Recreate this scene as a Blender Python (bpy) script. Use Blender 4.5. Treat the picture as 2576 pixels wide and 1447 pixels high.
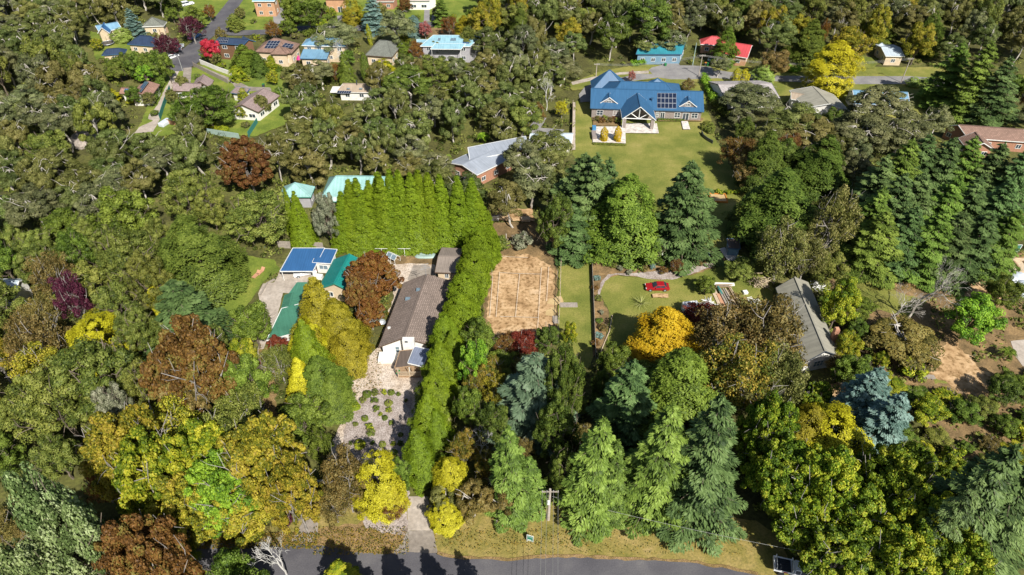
import bpy, math, random
import numpy as np
R = math.radians
for o in list(bpy.data.objects): bpy.data.objects.remove(o)
scene = bpy.context.scene
COL = scene.collection
# ------------------------------------------------------------ camera, sky, sun, exposure
CAMH = 88.0; PITCH = R(41.0); FPX = 1717.0; CX, CY = 1288.0, 723.5
cam_d = bpy.data.cameras.new('camera'); cam = bpy.data.objects.new('camera', cam_d); COL.objects.link(cam)
cam.location = (0, 0, CAMH); cam.rotation_euler = (R(90)-PITCH, 0, 0)
cam_d.sensor_width = 36; cam_d.lens = FPX/2576*36; cam_d.clip_end = 3000; cam_d.clip_start = 1
scene.camera = cam
SUN_EL = R(44); SX, SY = 0.46, -0.888            # horizontal direction towards the sun
w = bpy.data.worlds.new('World'); scene.world = w; w.use_nodes = True
nt = w.node_tree; nt.nodes.clear()
sky = nt.nodes.new('ShaderNodeTexSky'); sky.sky_type = 'NISHITA'; sky.sun_disc = False
sky.sun_elevation = SUN_EL; sky.sun_rotation = math.atan2(SX, SY)
bg = nt.nodes.new('ShaderNodeBackground'); bg.inputs[1].default_value = 0.065
ow = nt.nodes.new('ShaderNodeOutputWorld'); nt.links.new(sky.outputs[0], bg.inputs[0]); nt.links.new(bg.outputs[0], ow.inputs[0])
sl = bpy.data.lights.new('sun', 'SUN'); sl.energy = 4.9; sl.angle = R(0.5); sl.color = (1, 0.955, 0.87)
so = bpy.data.objects.new('sun', sl); COL.objects.link(so)
from mathutils import Vector, Matrix
sd = Vector((SX*math.cos(SUN_EL), SY*math.cos(SUN_EL), math.sin(SUN_EL)))
so.rotation_euler = (-sd).to_track_quat('-Z', 'Y').to_euler(); so.location = (60, -60, 140)
scene.view_settings.view_transform = 'Standard'; scene.view_settings.look = 'None'
scene.view_settings.exposure = 0.52; scene.view_settings.gamma = 1
try:
    scene.cycles.max_bounces = 5; scene.cycles.diffuse_bounces = 3; scene.cycles.transmission_bounces = 3
except Exception: pass
# ------------------------------------------------------------ where a point of the place stands
cS, sS = math.cos(PITCH), math.sin(PITCH)
def P(u, v, z=0.0):
    k = (CY-v)/FPX; dz = z-CAMH
    Y = -dz*(cS+k*sS)/(sS-k*cS)
    d = Y*cS-dz*sS
    return Vector(((u-CX)/FPX*d, Y, z))
def top_z(Y, v):
    k = (CY-v)/FPX
    return CAMH + Y*(k*cS-sS)/(cS+k*sS)
def depth(Y, z): return Y*cS-(z-CAMH)*sS
def proj(x, y, z):
    d = depth(y, z); return CX+x/d*FPX, CY-(y*sS+(z-CAMH)*cS)/d*FPX
rng = np.random.default_rng(7); random.seed(7)
# ------------------------------------------------------------ names and labels
def tag(o, label=None, cat=None, group=None, kind=None):
    if label: o['label'] = label
    if cat: o['category'] = cat
    if group: o['group'] = group
    if kind: o['kind'] = kind
    return o
def empty(name, loc, label, cat, group=None, rz=0):
    o = bpy.data.objects.new(name, None); COL.objects.link(o); o.location = loc; o.rotation_euler = (0, 0, rz)
    o.empty_display_size = 0.3
    return tag(o, label, cat, group)
def link_obj(name, me, mat=None, parent=None):
    o = bpy.data.objects.new(name, me); COL.objects.link(o)
    if mat is not None and not me.materials: me.materials.append(mat)
    if parent is not None: o.parent = parent
    return o
class MB:
    def __init__(s): s.v = []; s.f = []
    def add(s, vs, fs):
        b = len(s.v); s.v += [tuple(p) for p in vs]; s.f += [[b+i for i in f] for f in fs]; return s
    def box(s, c, size, rz=0, M=None):
        x, y, z = [q/2 for q in size]; ca, sa = math.cos(rz), math.sin(rz)
        vs = []
        for dx, dy, dz in ((-x,-y,-z),(x,-y,-z),(x,y,-z),(-x,y,-z),(-x,-y,z),(x,-y,z),(x,y,z),(-x,y,z)):
            vs.append((c[0]+dx*ca-dy*sa, c[1]+dx*sa+dy*ca, c[2]+dz))
        return s.add(vs, [(3,2,1,0),(4,5,6,7),(0,1,5,4),(1,2,6,5),(2,3,7,6),(3,0,4,7)])
    def prism(s, poly, z0, z1):
        n = len(poly)
        vs = [(p[0], p[1], z0) for p in poly]+[(p[0], p[1], z1) for p in poly]
        return s.add(vs, [tuple(range(n))[::-1], tuple(range(n, 2*n))]+[(i, (i+1) % n, (i+1) % n+n, i+n) for i in range(n)])
    def profile(s, prof, y0, y1, ins=0.0):
        """side profile (x,z) extruded in y"""
        n = len(prof)
        vs = [(p[0], y0, p[1]) for p in prof]+[(p[0], y1, p[1]) for p in prof]
        return s.add(vs, [tuple(range(n)), tuple(range(n, 2*n))[::-1]]+[(i, i+n, (i+1) % n+n, (i+1) % n) for i in range(n)])
    def tube(s, pts, rad, sides=6, cap=True):
        pts = [Vector(p) for p in pts]; n = len(pts); rad = rad if hasattr(rad, '__len__') else [rad]*n
        vs = []; prev = None
        for i, p in enumerate(pts):
            d = (pts[min(i+1, n-1)]-pts[max(i-1, 0)]); d = d.normalized() if d.length > 1e-6 else Vector((0, 0, 1))
            a = prev if prev is not None and abs(prev.dot(d)) < .95 else (Vector((1, 0, 0)) if abs(d.x) < .8 else Vector((0, 1, 0)))
            a = (a-d*a.dot(d)).normalized(); b = d.cross(a); prev = a
            for k in range(sides):
                t = 2*math.pi*k/sides; vs.append(p+a*math.cos(t)*rad[i]+b*math.sin(t)*rad[i])
        fs = []
        for i in range(n-1):
            for k in range(sides):
                k2 = (k+1) % sides
                fs.append((i*sides+k, i*sides+k2, (i+1)*sides+k2, (i+1)*sides+k))
        if cap: fs += [tuple(range(sides))[::-1], tuple(range((n-1)*sides, n*sides))]
        return s.add(vs, fs)
    def mesh(s, name):
        me = bpy.data.meshes.new(name); me.from_pydata([tuple(v) for v in s.v], [], [tuple(f) for f in s.f]); me.update(); return me
    def build(s, name, mat, parent=None, bevel=0, smooth=False):
        me = s.mesh(name); o = link_obj(name, me, mat, parent)
        if smooth:
            for p in me.polygons: p.use_smooth = True
        if bevel:
            m = o.modifiers.new('bevel', 'BEVEL'); m.width = bevel; m.segments = 2; m.limit_method = 'ANGLE'
        return o
def copy_tree(o, parent=None):
    c = o.copy(); COL.objects.link(c)
    if parent is not None: c.parent = parent
    for ch in list(o.children): copy_tree(ch, c)
    return c
# ------------------------------------------------------------ materials
MAT = {}
def newmat(name):
    m = bpy.data.materials.new(name); m.use_nodes = True; m.node_tree.nodes.clear(); MAT[name] = m
    return m, m.node_tree.nodes, m.node_tree.links
def nd(ns, t, **kw):
    n = ns.new(t)
    for k, v in kw.items():
        if k.startswith('i_'):
            n.inputs[int(k[2:]) if k[2:].isdigit() else k[2:]].default_value = v
        else: setattr(n, k, v)
    return n
def ramp(ns, stops):
    r = ns.new('ShaderNodeValToRGB'); e = r.color_ramp.elements
    while len(e) < len(stops): e.new(0.5)
    for el, (p, c) in zip(e, stops): el.position = p; el.color = (c[0], c[1], c[2], 1)
    return r
def surf(name, stops, scale=0.3, rough=0.9, detail=6, bump=0.3, bscale=None, scale2=None, stops2=None, metallic=0, distort=0, spec=0.3, coords='Object'):
    """weathered surface: colour ramp over noise, optional second noise multiplied in, bump"""
    m, ns, ln = newmat(name)
    tc = nd(ns, 'ShaderNodeTexCoord')
    no = nd(ns, 'ShaderNodeTexNoise'); no.inputs['Scale'].default_value = scale; no.inputs['Detail'].default_value = detail; no.inputs['Roughness'].default_value = .62; no.inputs['Distortion'].default_value = distort
    ln.new(tc.outputs[coords], no.inputs['Vector'])
    r = ramp(ns, stops); ln.new(no.outputs[0], r.inputs[0]); colour = r.outputs[0]
    if stops2:
        n2 = nd(ns, 'ShaderNodeTexNoise'); n2.inputs['Scale'].default_value = scale2; n2.inputs['Detail'].default_value = 4
        ln.new(tc.outputs[coords], n2.inputs['Vector']); r2 = ramp(ns, stops2); ln.new(n2.outputs[0], r2.inputs[0])
        mx = nd(ns, 'ShaderNodeMixRGB', blend_type='MULTIPLY'); mx.inputs[0].default_value = 1
        ln.new(colour, mx.inputs[1]); ln.new(r2.outputs[0], mx.inputs[2]); colour = mx.outputs[0]
    b = nd(ns, 'ShaderNodeBsdfPrincipled'); b.inputs['Roughness'].default_value = rough; b.inputs['Metallic'].default_value = metallic
    b.inputs['Specular IOR Level'].default_value = spec
    ln.new(colour, b.inputs['Base Color'])
    if bump:
        n3 = nd(ns, 'ShaderNodeTexNoise'); n3.inputs['Scale'].default_value = bscale or scale*8; n3.inputs['Detail'].default_value = 5
        ln.new(tc.outputs[coords], n3.inputs['Vector'])
        bp = nd(ns, 'ShaderNodeBump'); bp.inputs['Strength'].default_value = bump; bp.inputs['Distance'].default_value = .15
        ln.new(n3.outputs[0], bp.inputs['Height']); ln.new(bp.outputs[0], b.inputs['Normal'])
    o = nd(ns, 'ShaderNodeOutputMaterial'); ln.new(b.outputs[0], o.inputs[0])
    return m
def plain(name, col, rough=0.5, metallic=0.0, var=0.12, scale=1.5, spec=0.4, bump=0.0):
    c = np.array(col)
    return surf(name, [(0.3, c*(1-var)), (0.7, np.minimum(c*(1+var), .95))], scale, rough, 4, bump, metallic=metallic, spec=spec)
def roofmat(name, col, kind='metal', var=0.15, dirt=0.25, rough=0.45, rib=0.6):
    """roof laid out in metres of its own slope (UV): u along the eave, v up the slope"""
    m, ns, ln = newmat(name); c = np.array(col)
    uv = nd(ns, 'ShaderNodeUVMap'); uv.uv_map = 'slope'
    tc = nd(ns, 'ShaderNodeTexCoord')
    no = nd(ns, 'ShaderNodeTexNoise'); no.inputs['Scale'].default_value = .45; no.inputs['Detail'].default_value = 7; no.inputs['Roughness'].default_value = .65
    ln.new(tc.outputs['Object'], no.inputs['Vector'])
    r = ramp(ns, [(0.25, c*(1-dirt)), (0.5, c), (0.78, np.minimum(c*(1+var), .95))]); ln.new(no.outputs[0], r.inputs[0])
    b = nd(ns, 'ShaderNodeBsdfPrincipled'); b.inputs['Roughness'].default_value = rough; b.inputs['Specular IOR Level'].default_value = .35
    bp = nd(ns, 'ShaderNodeBump'); bp.inputs['Distance'].default_value = .08
    colour = r.outputs[0]
    if kind == 'metal':
        wv = nd(ns, 'ShaderNodeTexWave', wave_type='BANDS', bands_direction='X'); wv.inputs['Scale'].default_value = 1/rib/2*.64
        ln.new(uv.outputs[0], wv.inputs[0]); bp.inputs['Strength'].default_value = .25; ln.new(wv.outputs[0], bp.inputs['Height'])
        # streaks of wash-down running with the slope
        mp = nd(ns, 'ShaderNodeMapping'); mp.inputs['Scale'].default_value = (2.2, .12, 1); ln.new(uv.outputs[0], mp.inputs[0])
        n2 = nd(ns, 'ShaderNodeTexNoise'); n2.inputs['Scale'].default_value = 1.2; n2.inputs['Detail'].default_value = 4; ln.new(mp.outputs[0], n2.inputs[0])
        r2 = ramp(ns, [(.3, (.86, .86, .86)), (.65, (1.05, 1.05, 1.05))]); ln.new(n2.outputs[0], r2.inputs[0])
    else:
        br = nd(ns, 'ShaderNodeTexBrick'); br.inputs['Scale'].default_value = 1; br.inputs['Brick Width'].default_value = .42; br.inputs['Row Height'].default_value = .36
        br.inputs['Mortar Size'].default_value = .035; br.inputs['Color1'].default_value = (1.12, 1.12, 1.12, 1); br.inputs['Color2'].default_value = (.84, .84, .84, 1); br.inputs['Mortar'].default_value = (.58, .58, .58, 1)
        ln.new(uv.outputs[0], br.inputs[0]); bp.inputs['Strength'].default_value = .8
        ln.new(br.outputs['Fac'], bp.inputs['Height']); bp.invert = True; r2 = br
    mx = nd(ns, 'ShaderNodeMixRGB', blend_type='MULTIPLY'); mx.inputs[0].default_value = 1
    ln.new(colour, mx.inputs[1]); ln.new(r2.outputs[0], mx.inputs[2]); ln.new(mx.outputs[0], b.inputs['Base Color'])
    ln.new(bp.outputs[0], b.inputs['Normal'])
    o = nd(ns, 'ShaderNodeOutputMaterial'); ln.new(b.outputs[0], o.inputs[0])
    return m
LEAFGAIN = dict(gold=1.0, amber=.95, scarlet=.95, orange=.95, redleaf=.7, khaki=1.15, bright=1.15, pink=.8, deodar=1.3, deodargreen=1.45, blue=1.1, gumbrown=1.3, greycedar=1.1, autumnmix=1.2, pale=1.0, hedge=.95, oldgold=.9, yellowolive=1.2, whiteflower=1.0, rust=1.0, purple=1.1)
def leafmat(name, cols, trans=0.3, hue=0.02, val=0.25, gloss=0.012):
    m, ns, ln = newmat(name); k_ = LEAFGAIN.get(name, 1.35); cols = [tuple(min(.8, q*k_) for q in c) for c in cols]
    at = nd(ns, 'ShaderNodeAttribute'); at.attribute_name = 'tone'
    n = len(cols); r = ramp(ns, [((i+.5)/n if n > 1 else 0, c) for i, c in enumerate(cols)]); ln.new(at.outputs['Fac'], r.inputs[0])
    oi = nd(ns, 'ShaderNodeObjectInfo')
    hs = nd(ns, 'ShaderNodeHueSaturation')
    mh = nd(ns, 'ShaderNodeMapRange'); mh.inputs['To Min'].default_value = .5-hue; mh.inputs['To Max'].default_value = .5+hue
    ln.new(oi.outputs['Random'], mh.inputs[0]); ln.new(mh.outputs[0], hs.inputs['Hue'])
    wn = nd(ns, 'ShaderNodeMath', operation='FRACT'); mu = nd(ns, 'ShaderNodeMath', operation='MULTIPLY'); mu.inputs[1].default_value = 17.3
    ln.new(oi.outputs['Random'], mu.inputs[0]); ln.new(mu.outputs[0], wn.inputs[0])
    mv = nd(ns, 'ShaderNodeMapRange'); mv.inputs['To Min'].default_value = 1-val; mv.inputs['To Max'].default_value = 1+val
    ln.new(wn.outputs[0], mv.inputs[0]); ln.new(mv.outputs[0], hs.inputs['Value']); ln.new(r.outputs[0], hs.inputs['Color'])
    trans *= .6
    d = nd(ns, 'ShaderNodeBsdfDiffuse'); t = nd(ns, 'ShaderNodeBsdfTranslucent'); mx = nd(ns, 'ShaderNodeMixShader'); mx.inputs[0].default_value = trans
    g = nd(ns, 'ShaderNodeBsdfGlossy'); g.inputs['Roughness'].default_value = .55; g.inputs['Color'].default_value = (1, 1, 1, 1)
    m2 = nd(ns, 'ShaderNodeMixShader'); m2.inputs[0].default_value = gloss
    ln.new(hs.outputs[0], d.inputs[0]); ln.new(hs.outputs[0], t.inputs[0]); ln.new(d.outputs[0], mx.inputs[1]); ln.new(t.outputs[0], mx.inputs[2])
    ln.new(mx.outputs[0], m2.inputs[1]); ln.new(g.outputs[0], m2.inputs[2])
    o = nd(ns, 'ShaderNodeOutputMaterial'); ln.new(m2.outputs[0], o.inputs[0])
    return m
leafmat('gum', [(.03,.04,.009),(.062,.08,.018),(.1,.12,.03),(.145,.16,.052)], .2, .02, .25)
leafmat('gumgrey', [(.042,.05,.021),(.08,.09,.034),(.125,.134,.053),(.17,.172,.078)], .2, .02, .2)
leafmat('gumbrown', [(.042,.044,.01),(.088,.088,.02),(.13,.125,.034),(.18,.165,.055)], .2, .02, .2)
leafmat('olive', [(.04,.055,.01),(.09,.11,.018),(.14,.16,.028),(.19,.2,.045)], .25, .015, .2)
leafmat('green', [(.028,.048,.006),(.065,.098,.011),(.105,.15,.018),(.155,.205,.032)], .28, .015, .2)
leafmat('bright', [(.05,.11,.01),(.1,.2,.015),(.17,.29,.02),(.25,.38,.035)], .3, .015, .15)
leafmat('hedge', [(.075,.115,.006),(.12,.18,.008),(.165,.24,.011),(.22,.3,.018)], .25, .006, .08)
leafmat('darkcyp', [(.024,.04,.006),(.052,.077,.011),(.085,.118,.017),(.125,.16,.028)], .2, .015, .15)
leafmat('deodar', [(.022,.042,.014),(.055,.092,.028),(.09,.145,.043),(.14,.205,.068)], .22, .015, .15)
leafmat('deodargreen', [(.03,.052,.009),(.07,.11,.017),(.11,.165,.026),(.165,.23,.042)], .22, .015, .15)
leafmat('blue', [(.05,.1,.08),(.1,.17,.14),(.16,.25,.21),(.24,.35,.3)], .2, .01, .12)
leafmat('gold', [(.22,.19,.008),(.36,.33,.012),(.5,.46,.02),(.62,.58,.05)], .3, .006, .1)
leafmat('oldgold', [(.13,.12,.008),(.22,.2,.012),(.32,.28,.018),(.42,.37,.03)], .28, .008, .1)
leafmat('amber', [(.34,.2,.008),(.5,.34,.012),(.62,.45,.02),(.7,.52,.04)], .3, .006, .08)
leafmat('yellowgreen', [(.05,.085,.006),(.12,.165,.01),(.23,.25,.014),(.36,.34,.03)], .32, .015, .12)
leafmat('yellowolive', [(.06,.075,.008),(.14,.145,.012),(.25,.22,.018),(.36,.31,.03),(.26,.2,.03)], .32, .015, .12)
leafmat('maple', [(.04,.07,.006),(.095,.145,.01),(.17,.225,.014),(.3,.3,.03)], .32, .012, .12)
leafmat('orange', [(.1,.042,.01),(.18,.072,.016),(.26,.112,.025),(.24,.165,.035)], .3, .01, .12)
leafmat('rust', [(.08,.04,.012),(.15,.07,.018),(.21,.105,.028),(.18,.15,.035)], .3, .012, .12)
leafmat('brown', [(.05,.045,.012),(.1,.08,.02),(.165,.115,.03),(.2,.17,.06)], .28, .015, .15)
leafmat('redleaf', [(.13,.02,.01),(.23,.04,.02),(.32,.07,.03),(.36,.12,.05)], .3, .008, .1)
leafmat('scarlet', [(.32,.01,.02),(.5,.02,.04),(.62,.04,.07),(.68,.09,.12)], .35, .005, .08)
leafmat('pink', [(.36,.08,.07),(.5,.14,.12),(.58,.22,.18),(.62,.3,.26)], .3, .008, .1)
leafmat('purple', [(.03,.006,.012),(.065,.012,.025),(.1,.02,.04),(.13,.04,.055)], .2, .01, .15)
leafmat('pale', [(.13,.2,.03),(.22,.32,.05),(.34,.44,.1),(.45,.52,.2)], .3, .01, .12)
leafmat('flax', [(.1,.12,.02),(.2,.22,.05),(.34,.34,.12),(.45,.44,.2)], .2, .01, .12)
leafmat('greyleaf', [(.07,.08,.045),(.12,.13,.075),(.17,.18,.11),(.23,.23,.16)], .2, .01, .12)
leafmat('poplar', [(.05,.075,.022),(.1,.145,.045),(.17,.22,.08),(.26,.31,.15)], .25, .01, .12)
leafmat('autumnmix', [(.06,.08,.01),(.12,.12,.018),(.22,.15,.025),(.3,.2,.035)], .3, .015, .12)
leafmat('greycedar', [(.05,.08,.045),(.09,.135,.075),(.135,.19,.11),(.19,.25,.155)], .2, .01, .1)
leafmat('khaki', [(.06,.07,.014),(.11,.12,.026),(.17,.17,.045),(.24,.225,.075)], .3, .012, .1)
leafmat('whiteflower', [(.06,.1,.02),(.12,.17,.03),(.2,.25,.08),(.75,.75,.7)], .2, .01, .05)
surf('bark_pale', [(.3, (.28,.25,.21)), (.7, (.62,.58,.52))], 1.2, .9)
surf('bark_brown', [(.3, (.09,.07,.05)), (.7, (.22,.18,.14))], 1.5, .95)
surf('bark_white', [(.3, (.45,.44,.41)), (.7, (.72,.7,.66))], 1.2, .9)
surf('bark_grey', [(.3, (.2,.18,.16)), (.7, (.38,.35,.32))], 1.5, .9)
surf('ground', [(.3, (.045,.05,.016)), (.45, (.09,.09,.028)), (.6, (.13,.14,.035)), (.75, (.2,.16,.08))], .12, .95, 9, .6, 2.5, 1.7, [(.3, (.6,.6,.6)), (.7, (1.25,1.2,1.1))])
surf('lawn', [(.28, (.1,.13,.022)), (.42, (.15,.17,.032)), (.52, (.2,.205,.045)), (.62, (.26,.24,.065)), (.78, (.36,.3,.12))], .11, .95, 9, .5, 5, 3.5, [(.3, (.75,.78,.72)), (.7, (1.18,1.15,1.1))])
surf('lawn_green', [(.3, (.09,.13,.018)), (.5, (.15,.2,.028)), (.68, (.23,.25,.045)), (.8, (.3,.27,.09))], .2, .95, 9, .5, 5, 3.5, [(.3, (.75,.78,.72)), (.7, (1.18,1.15,1.1))])
surf('lawn_dry', [(.3, (.17,.16,.035)), (.48, (.26,.21,.06)), (.62, (.33,.25,.09)), (.8, (.42,.31,.16))], .3, .95, 9, .5, 5, 3, [(.3, (.7,.75,.7)), (.7, (1.15,1.12,1.08))], distort=.5)
surf('asphalt', [(.28, (.07,.068,.078)), (.5, (.105,.102,.11)), (.62, (.13,.126,.13)), (.78, (.18,.17,.165))], .16, .85, 8, .25, 8, 6, [(.3, (.85,.85,.87)), (.7, (1.12,1.1,1.1))])
surf('asphalt_old', [(.3, (.2,.19,.19)), (.55, (.26,.25,.24)), (.75, (.33,.31,.29))], .25, .9, 8, .25, 8, 5, [(.3, (.85,.85,.87)), (.7, (1.1,1.1,1.1))])
surf('concrete', [(.3, (.33,.28,.23)), (.55, (.45,.39,.33)), (.75, (.54,.48,.42))], .3, .9, 8, .2, 6, 2, [(.3, (.8,.8,.8)), (.7, (1.1,1.1,1.1))])
surf('drive_grey', [(.3, (.2,.17,.14)), (.55, (.3,.26,.22)), (.75, (.38,.34,.3))], .35, .9, 8, .2, 6, 2, [(.3, (.8,.8,.8)), (.7, (1.1,1.1,1.1))])
surf('gravel', [(.3, (.4,.31,.23)), (.5, (.54,.45,.36)), (.68, (.64,.56,.48)), (.8, (.42,.33,.22))], .35, .95, 9, .4, 7, 5, [(.32, (.55,.52,.5)), (.6, (1.1,1.1,1.1))])
surf('mulch', [(.3, (.28,.22,.18)), (.5, (.4,.34,.31)), (.7, (.52,.46,.43))], .5, .95, 9, .5, 8, 6, [(.35, (.5,.48,.45)), (.62, (1.15,1.15,1.15))])
surf('leaf_litter', [(.3, (.15,.11,.04)), (.5, (.26,.18,.075)), (.65, (.34,.23,.12)), (.8, (.44,.34,.24))], .8, .95, 9, .5, 8, 7, [(.35, (.5,.5,.5)), (.62, (1.2,1.15,1.1))])
surf('clay', [(.28, (.2,.12,.05)), (.42, (.38,.24,.12)), (.55, (.52,.35,.19)), (.75, (.62,.46,.3))], .28, .95, 9, .4, 5, 1.6, [(.34, (.5,.46,.36)), (.5, (.95,.93,.9)), (.7, (1.1,1.1,1.1))], distort=.8)
surf('soil', [(.3, (.1,.07,.03)), (.5, (.21,.14,.065)), (.66, (.34,.22,.1)), (.8, (.18,.18,.05))], .3, .95, 9, .5, 5, 3, [(.3, (.7,.7,.7)), (.7, (1.2,1.2,1.2))])
surf('sand', [(.3, (.38,.27,.12)), (.55, (.52,.38,.19)), (.75, (.62,.48,.28))], .4, .95, 8, .4, 5)
surf('pavers', [(.3, (.38,.33,.3)), (.5, (.6,.55,.5)), (.7, (.72,.68,.64))], 1.1, .85, 3, .2, 6)
plain('wall_white', (.72,.7,.65), .8); plain('wall_cream', (.6,.48,.33), .85); plain('wall_stone', (.26,.22,.2), .9, var=.3, scale=4)
plain('wall_brick', (.38,.19,.12), .9, var=.25, scale=4); plain('wall_orange', (.5,.28,.16), .9); plain('wall_brown', (.16,.085,.045), .8)
plain('wall_blue', (.16,.27,.36), .7); plain('wall_grey', (.35,.34,.36), .8); plain('trim_white', (.75,.75,.72), .5); plain('trim_dark', (.05,.06,.08), .5)
plain('trim_blue', (.045,.11,.2), .4); plain('trim_green', (.05,.2,.14), .5); plain('trim_brown', (.12,.08,.055), .6)
plain('glass', (.035,.05,.065), .12, spec=.8, var=.3); plain('glass_pale', (.16,.22,.26), .15, spec=.8, var=.3)
plain('timber', (.33,.22,.13), .85, var=.3, scale=3); plain('timber_pale', (.5,.4,.28), .85, var=.25, scale=3); plain('timber_grey', (.3,.26,.22), .9, var=.25, scale=3)
plain('pole_wood', (.4,.35,.3), .9, var=.2); plain('steel', (.45,.46,.47), .4, metallic=.4); plain('rubber', (.02,.02,.022), .8); plain('wire', (.25,.25,.23), .5)
plain('panel', (.012,.02,.045), .18, spec=.7, var=.3); plain('panel_blue', (.03,.1,.24), .2, spec=.7); plain('panel_frame', (.4,.42,.45), .4, metallic=.5)
plain('paint_red', (.32,.012,.018), .25, spec=.7, var=.05); plain('paint_white', (.72,.73,.74), .3, spec=.6, var=.04); plain('paint_dark', (.03,.035,.045), .3, spec=.6)
plain('paint_blue', (.08,.2,.42), .3, spec=.6); plain('paint_silver', (.4,.43,.46), .3, metallic=.3)
plain('bin_green', (.02,.2,.06), .5); plain('sign_teal', (.01,.2,.14), .5); plain('orange_paint', (.5,.19,.03), .6); plain('pale_green', (.3,.4,.36), .5)
plain('blue_plastic', (.06,.22,.42), .5); plain('tarp', (.55,.6,.66), .6); plain('magenta', (.6,.02,.2), .6); plain('rock', (.36,.31,.27), .95, var=.3, scale=2, bump=.6)
plain('teal_cloth', (.04,.2,.18), .7); plain('lamp_red', (.5,.02,.02), .4); plain('line_white', (.6,.52,.42), .8, var=.2, scale=3); plain('terracotta', (.5,.27,.16), .8)
roofmat('roof_blue', (.038,.115,.225), dirt=.08, var=.08, rib=.3); roofmat('roof_brown', (.25,.195,.165), 'tile', rough=.85); roofmat('roof_navy', (.03,.05,.095))
roofmat('roof_shed', (.24,.2,.17), 'metal', rough=.8, rib=.35); roofmat('roof_royal', (.035,.115,.27), rib=.5, dirt=.1, var=.1); roofmat('roof_teal', (.015,.21,.185), rib=.5, dirt=.12, var=.1)
roofmat('roof_sage', (.06,.19,.125), rib=.5); roofmat('roof_aqua', (.27,.47,.45), rib=.8); roofmat('roof_aqua_pale', (.5,.62,.6), rib=1.2); roofmat('roof_grey', (.3,.33,.38), rib=.6, dirt=.15)
roofmat('roof_slate', (.2,.21,.18), 'tile', rough=.8); roofmat('roof_terracotta', (.36,.21,.16), 'tile', rough=.85); roofmat('roof_mauve', (.33,.25,.235), 'tile', rough=.85)
roofmat('roof_ice', (.28,.48,.56), rib=.9); roofmat('roof_sky', (.16,.3,.42), rib=.6); roofmat('roof_red', (.5,.075,.08), rib=.6, dirt=.12); roofmat('roof_lilac', (.46,.42,.41), 'tile', rough=.85)
roofmat('roof_stone', (.3,.285,.23), 'metal', rough=.85, dirt=.2, rib=1.2); roofmat('roof_tealblue', (.03,.2,.25), rib=.6); roofmat('roof_taupe', (.34,.27,.2), 'metal', rib=.9, rough=.8); roofmat('roof_rust', (.27,.17,.13), 'tile', rough=.85)
roofmat('roof_corr', (.19,.22,.3), rib=.45, rough=.4); roofmat('roof_smoke', (.11,.085,.07), rib=.8, rough=.4); roofmat('roof_pale', (.45,.52,.58), rib=.8)
CLEAR = [(225,50,310,150),(350,38,412,72),(318,80,410,125),(255,118,315,142),(530,86,636,155),(636,92,766,150),(750,90,830,165),(905,98,1005,150),(1045,85,1195,148),(830,208,928,242),(1068,178,1100,208),(298,198,405,250),(430,185,545,255),(570,220,700,315),(520,300,650,350),(430,60,640,180),(540,-40,640,60),(570,62,1120,90),(335,180,440,340),(480,160,690,235),(1140,360,1320,440),(1400,312,1440,366),(700,455,1010,510),(1480,175,1775,320),(1600,155,1810,205),(1760,92,1812,140),(1860,110,1900,150),(1640,112,1720,150),(1800,208,1965,256),(1990,215,2140,285),(2205,105,2280,145),(2400,310,2560,370),(1940,180,2480,213),(1440,200,1485,390),(1225,520,1345,560),(195,330,250,372),(1785,488,1900,600),(635,650,720,740),(1260,575,1330,640)]   # sight lines the photograph shows open
# ------------------------------------------------------------ ground sheets
EXCL = []                                     # ground polygons where no wild tree may stand
def inpoly(x, y, poly):
    c = False; n = len(poly); j = n-1
    for i in range(n):
        xi, yi = poly[i][0], poly[i][1]; xj, yj = poly[j][0], poly[j][1]
        if (yi > y) != (yj > y) and x < (xj-xi)*(y-yi)/(yj-yi)+xi: c = not c
        j = i
    return c
LAYER = [0]
def rough_edge(pts, step, amp):
    out = []; n = len(pts)
    for i in range(n):
        a, b = pts[i], pts[(i+1) % n]; L = (b-a).length; k = max(1, int(L/step))
        nr = Vector((-(b-a).y, (b-a).x, 0)).normalized() if L > 0 else Vector((0, 0, 0))
        for j in range(k):
            p = a.lerp(b, j/k); out.append(p+nr*(random.uniform(-amp, amp) if j else 0))
    return out
def patch(name, px, mat, amp=0.25, kind='structure', excl=True, z=None, step=0.8):
    LAYER[0] += 1; z = 0.02+0.006*LAYER[0] if z is None else z
    pts = [P(u, v, 0) for u, v in px]; pts = rough_edge(pts, step, amp) if amp else pts
    if excl: EXCL.append([(p.x, p.y) for p in pts])
    import mathutils
    tri = mathutils.geometry.tessellate_polygon([pts])
    me = bpy.data.meshes.new(name); me.from_pydata([(p.x, p.y, z) for p in pts], [], [tuple(t) for t in tri]); me.update()
    for p in me.polygons:
        if p.normal.z < 0: p.flip()
    return tag(link_obj(name, me, MAT[mat]), kind=kind)
me = bpy.data.meshes.new('ground'); me.from_pydata([(-900, -150, 0), (900, -150, 0), (900, 1500, 0), (-900, 1500, 0)], [], [(0, 1, 2, 3)])
tag(link_obj('ground', me, MAT['ground']), kind='structure')
patch('lawn', [(1450,255),(1446,300),(1440,385),(1490,460),(1470,560),(1700,640),(1890,610),(1905,490),(1860,470),(1828,400),(1800,350),(1775,250),(1760,205),(1640,204),(1560,206)], 'lawn')
patch('lawn', [(1508,700),(1530,693),(1600,698),(1690,704),(1750,690),(1800,668),(1860,640),(1935,680),(1950,760),(1860,850),(1640,900),(1520,905),(1528,850),(1537,790),(1508,745)], 'lawn')
patch('soil', [(1480,640),(1560,655),(1800,640),(1870,650),(1800,672),(1740,693),(1660,706),(1560,692),(1520,700),(1507,740),(1532,790),(1520,860),(1490,900)], 'soil')
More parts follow.
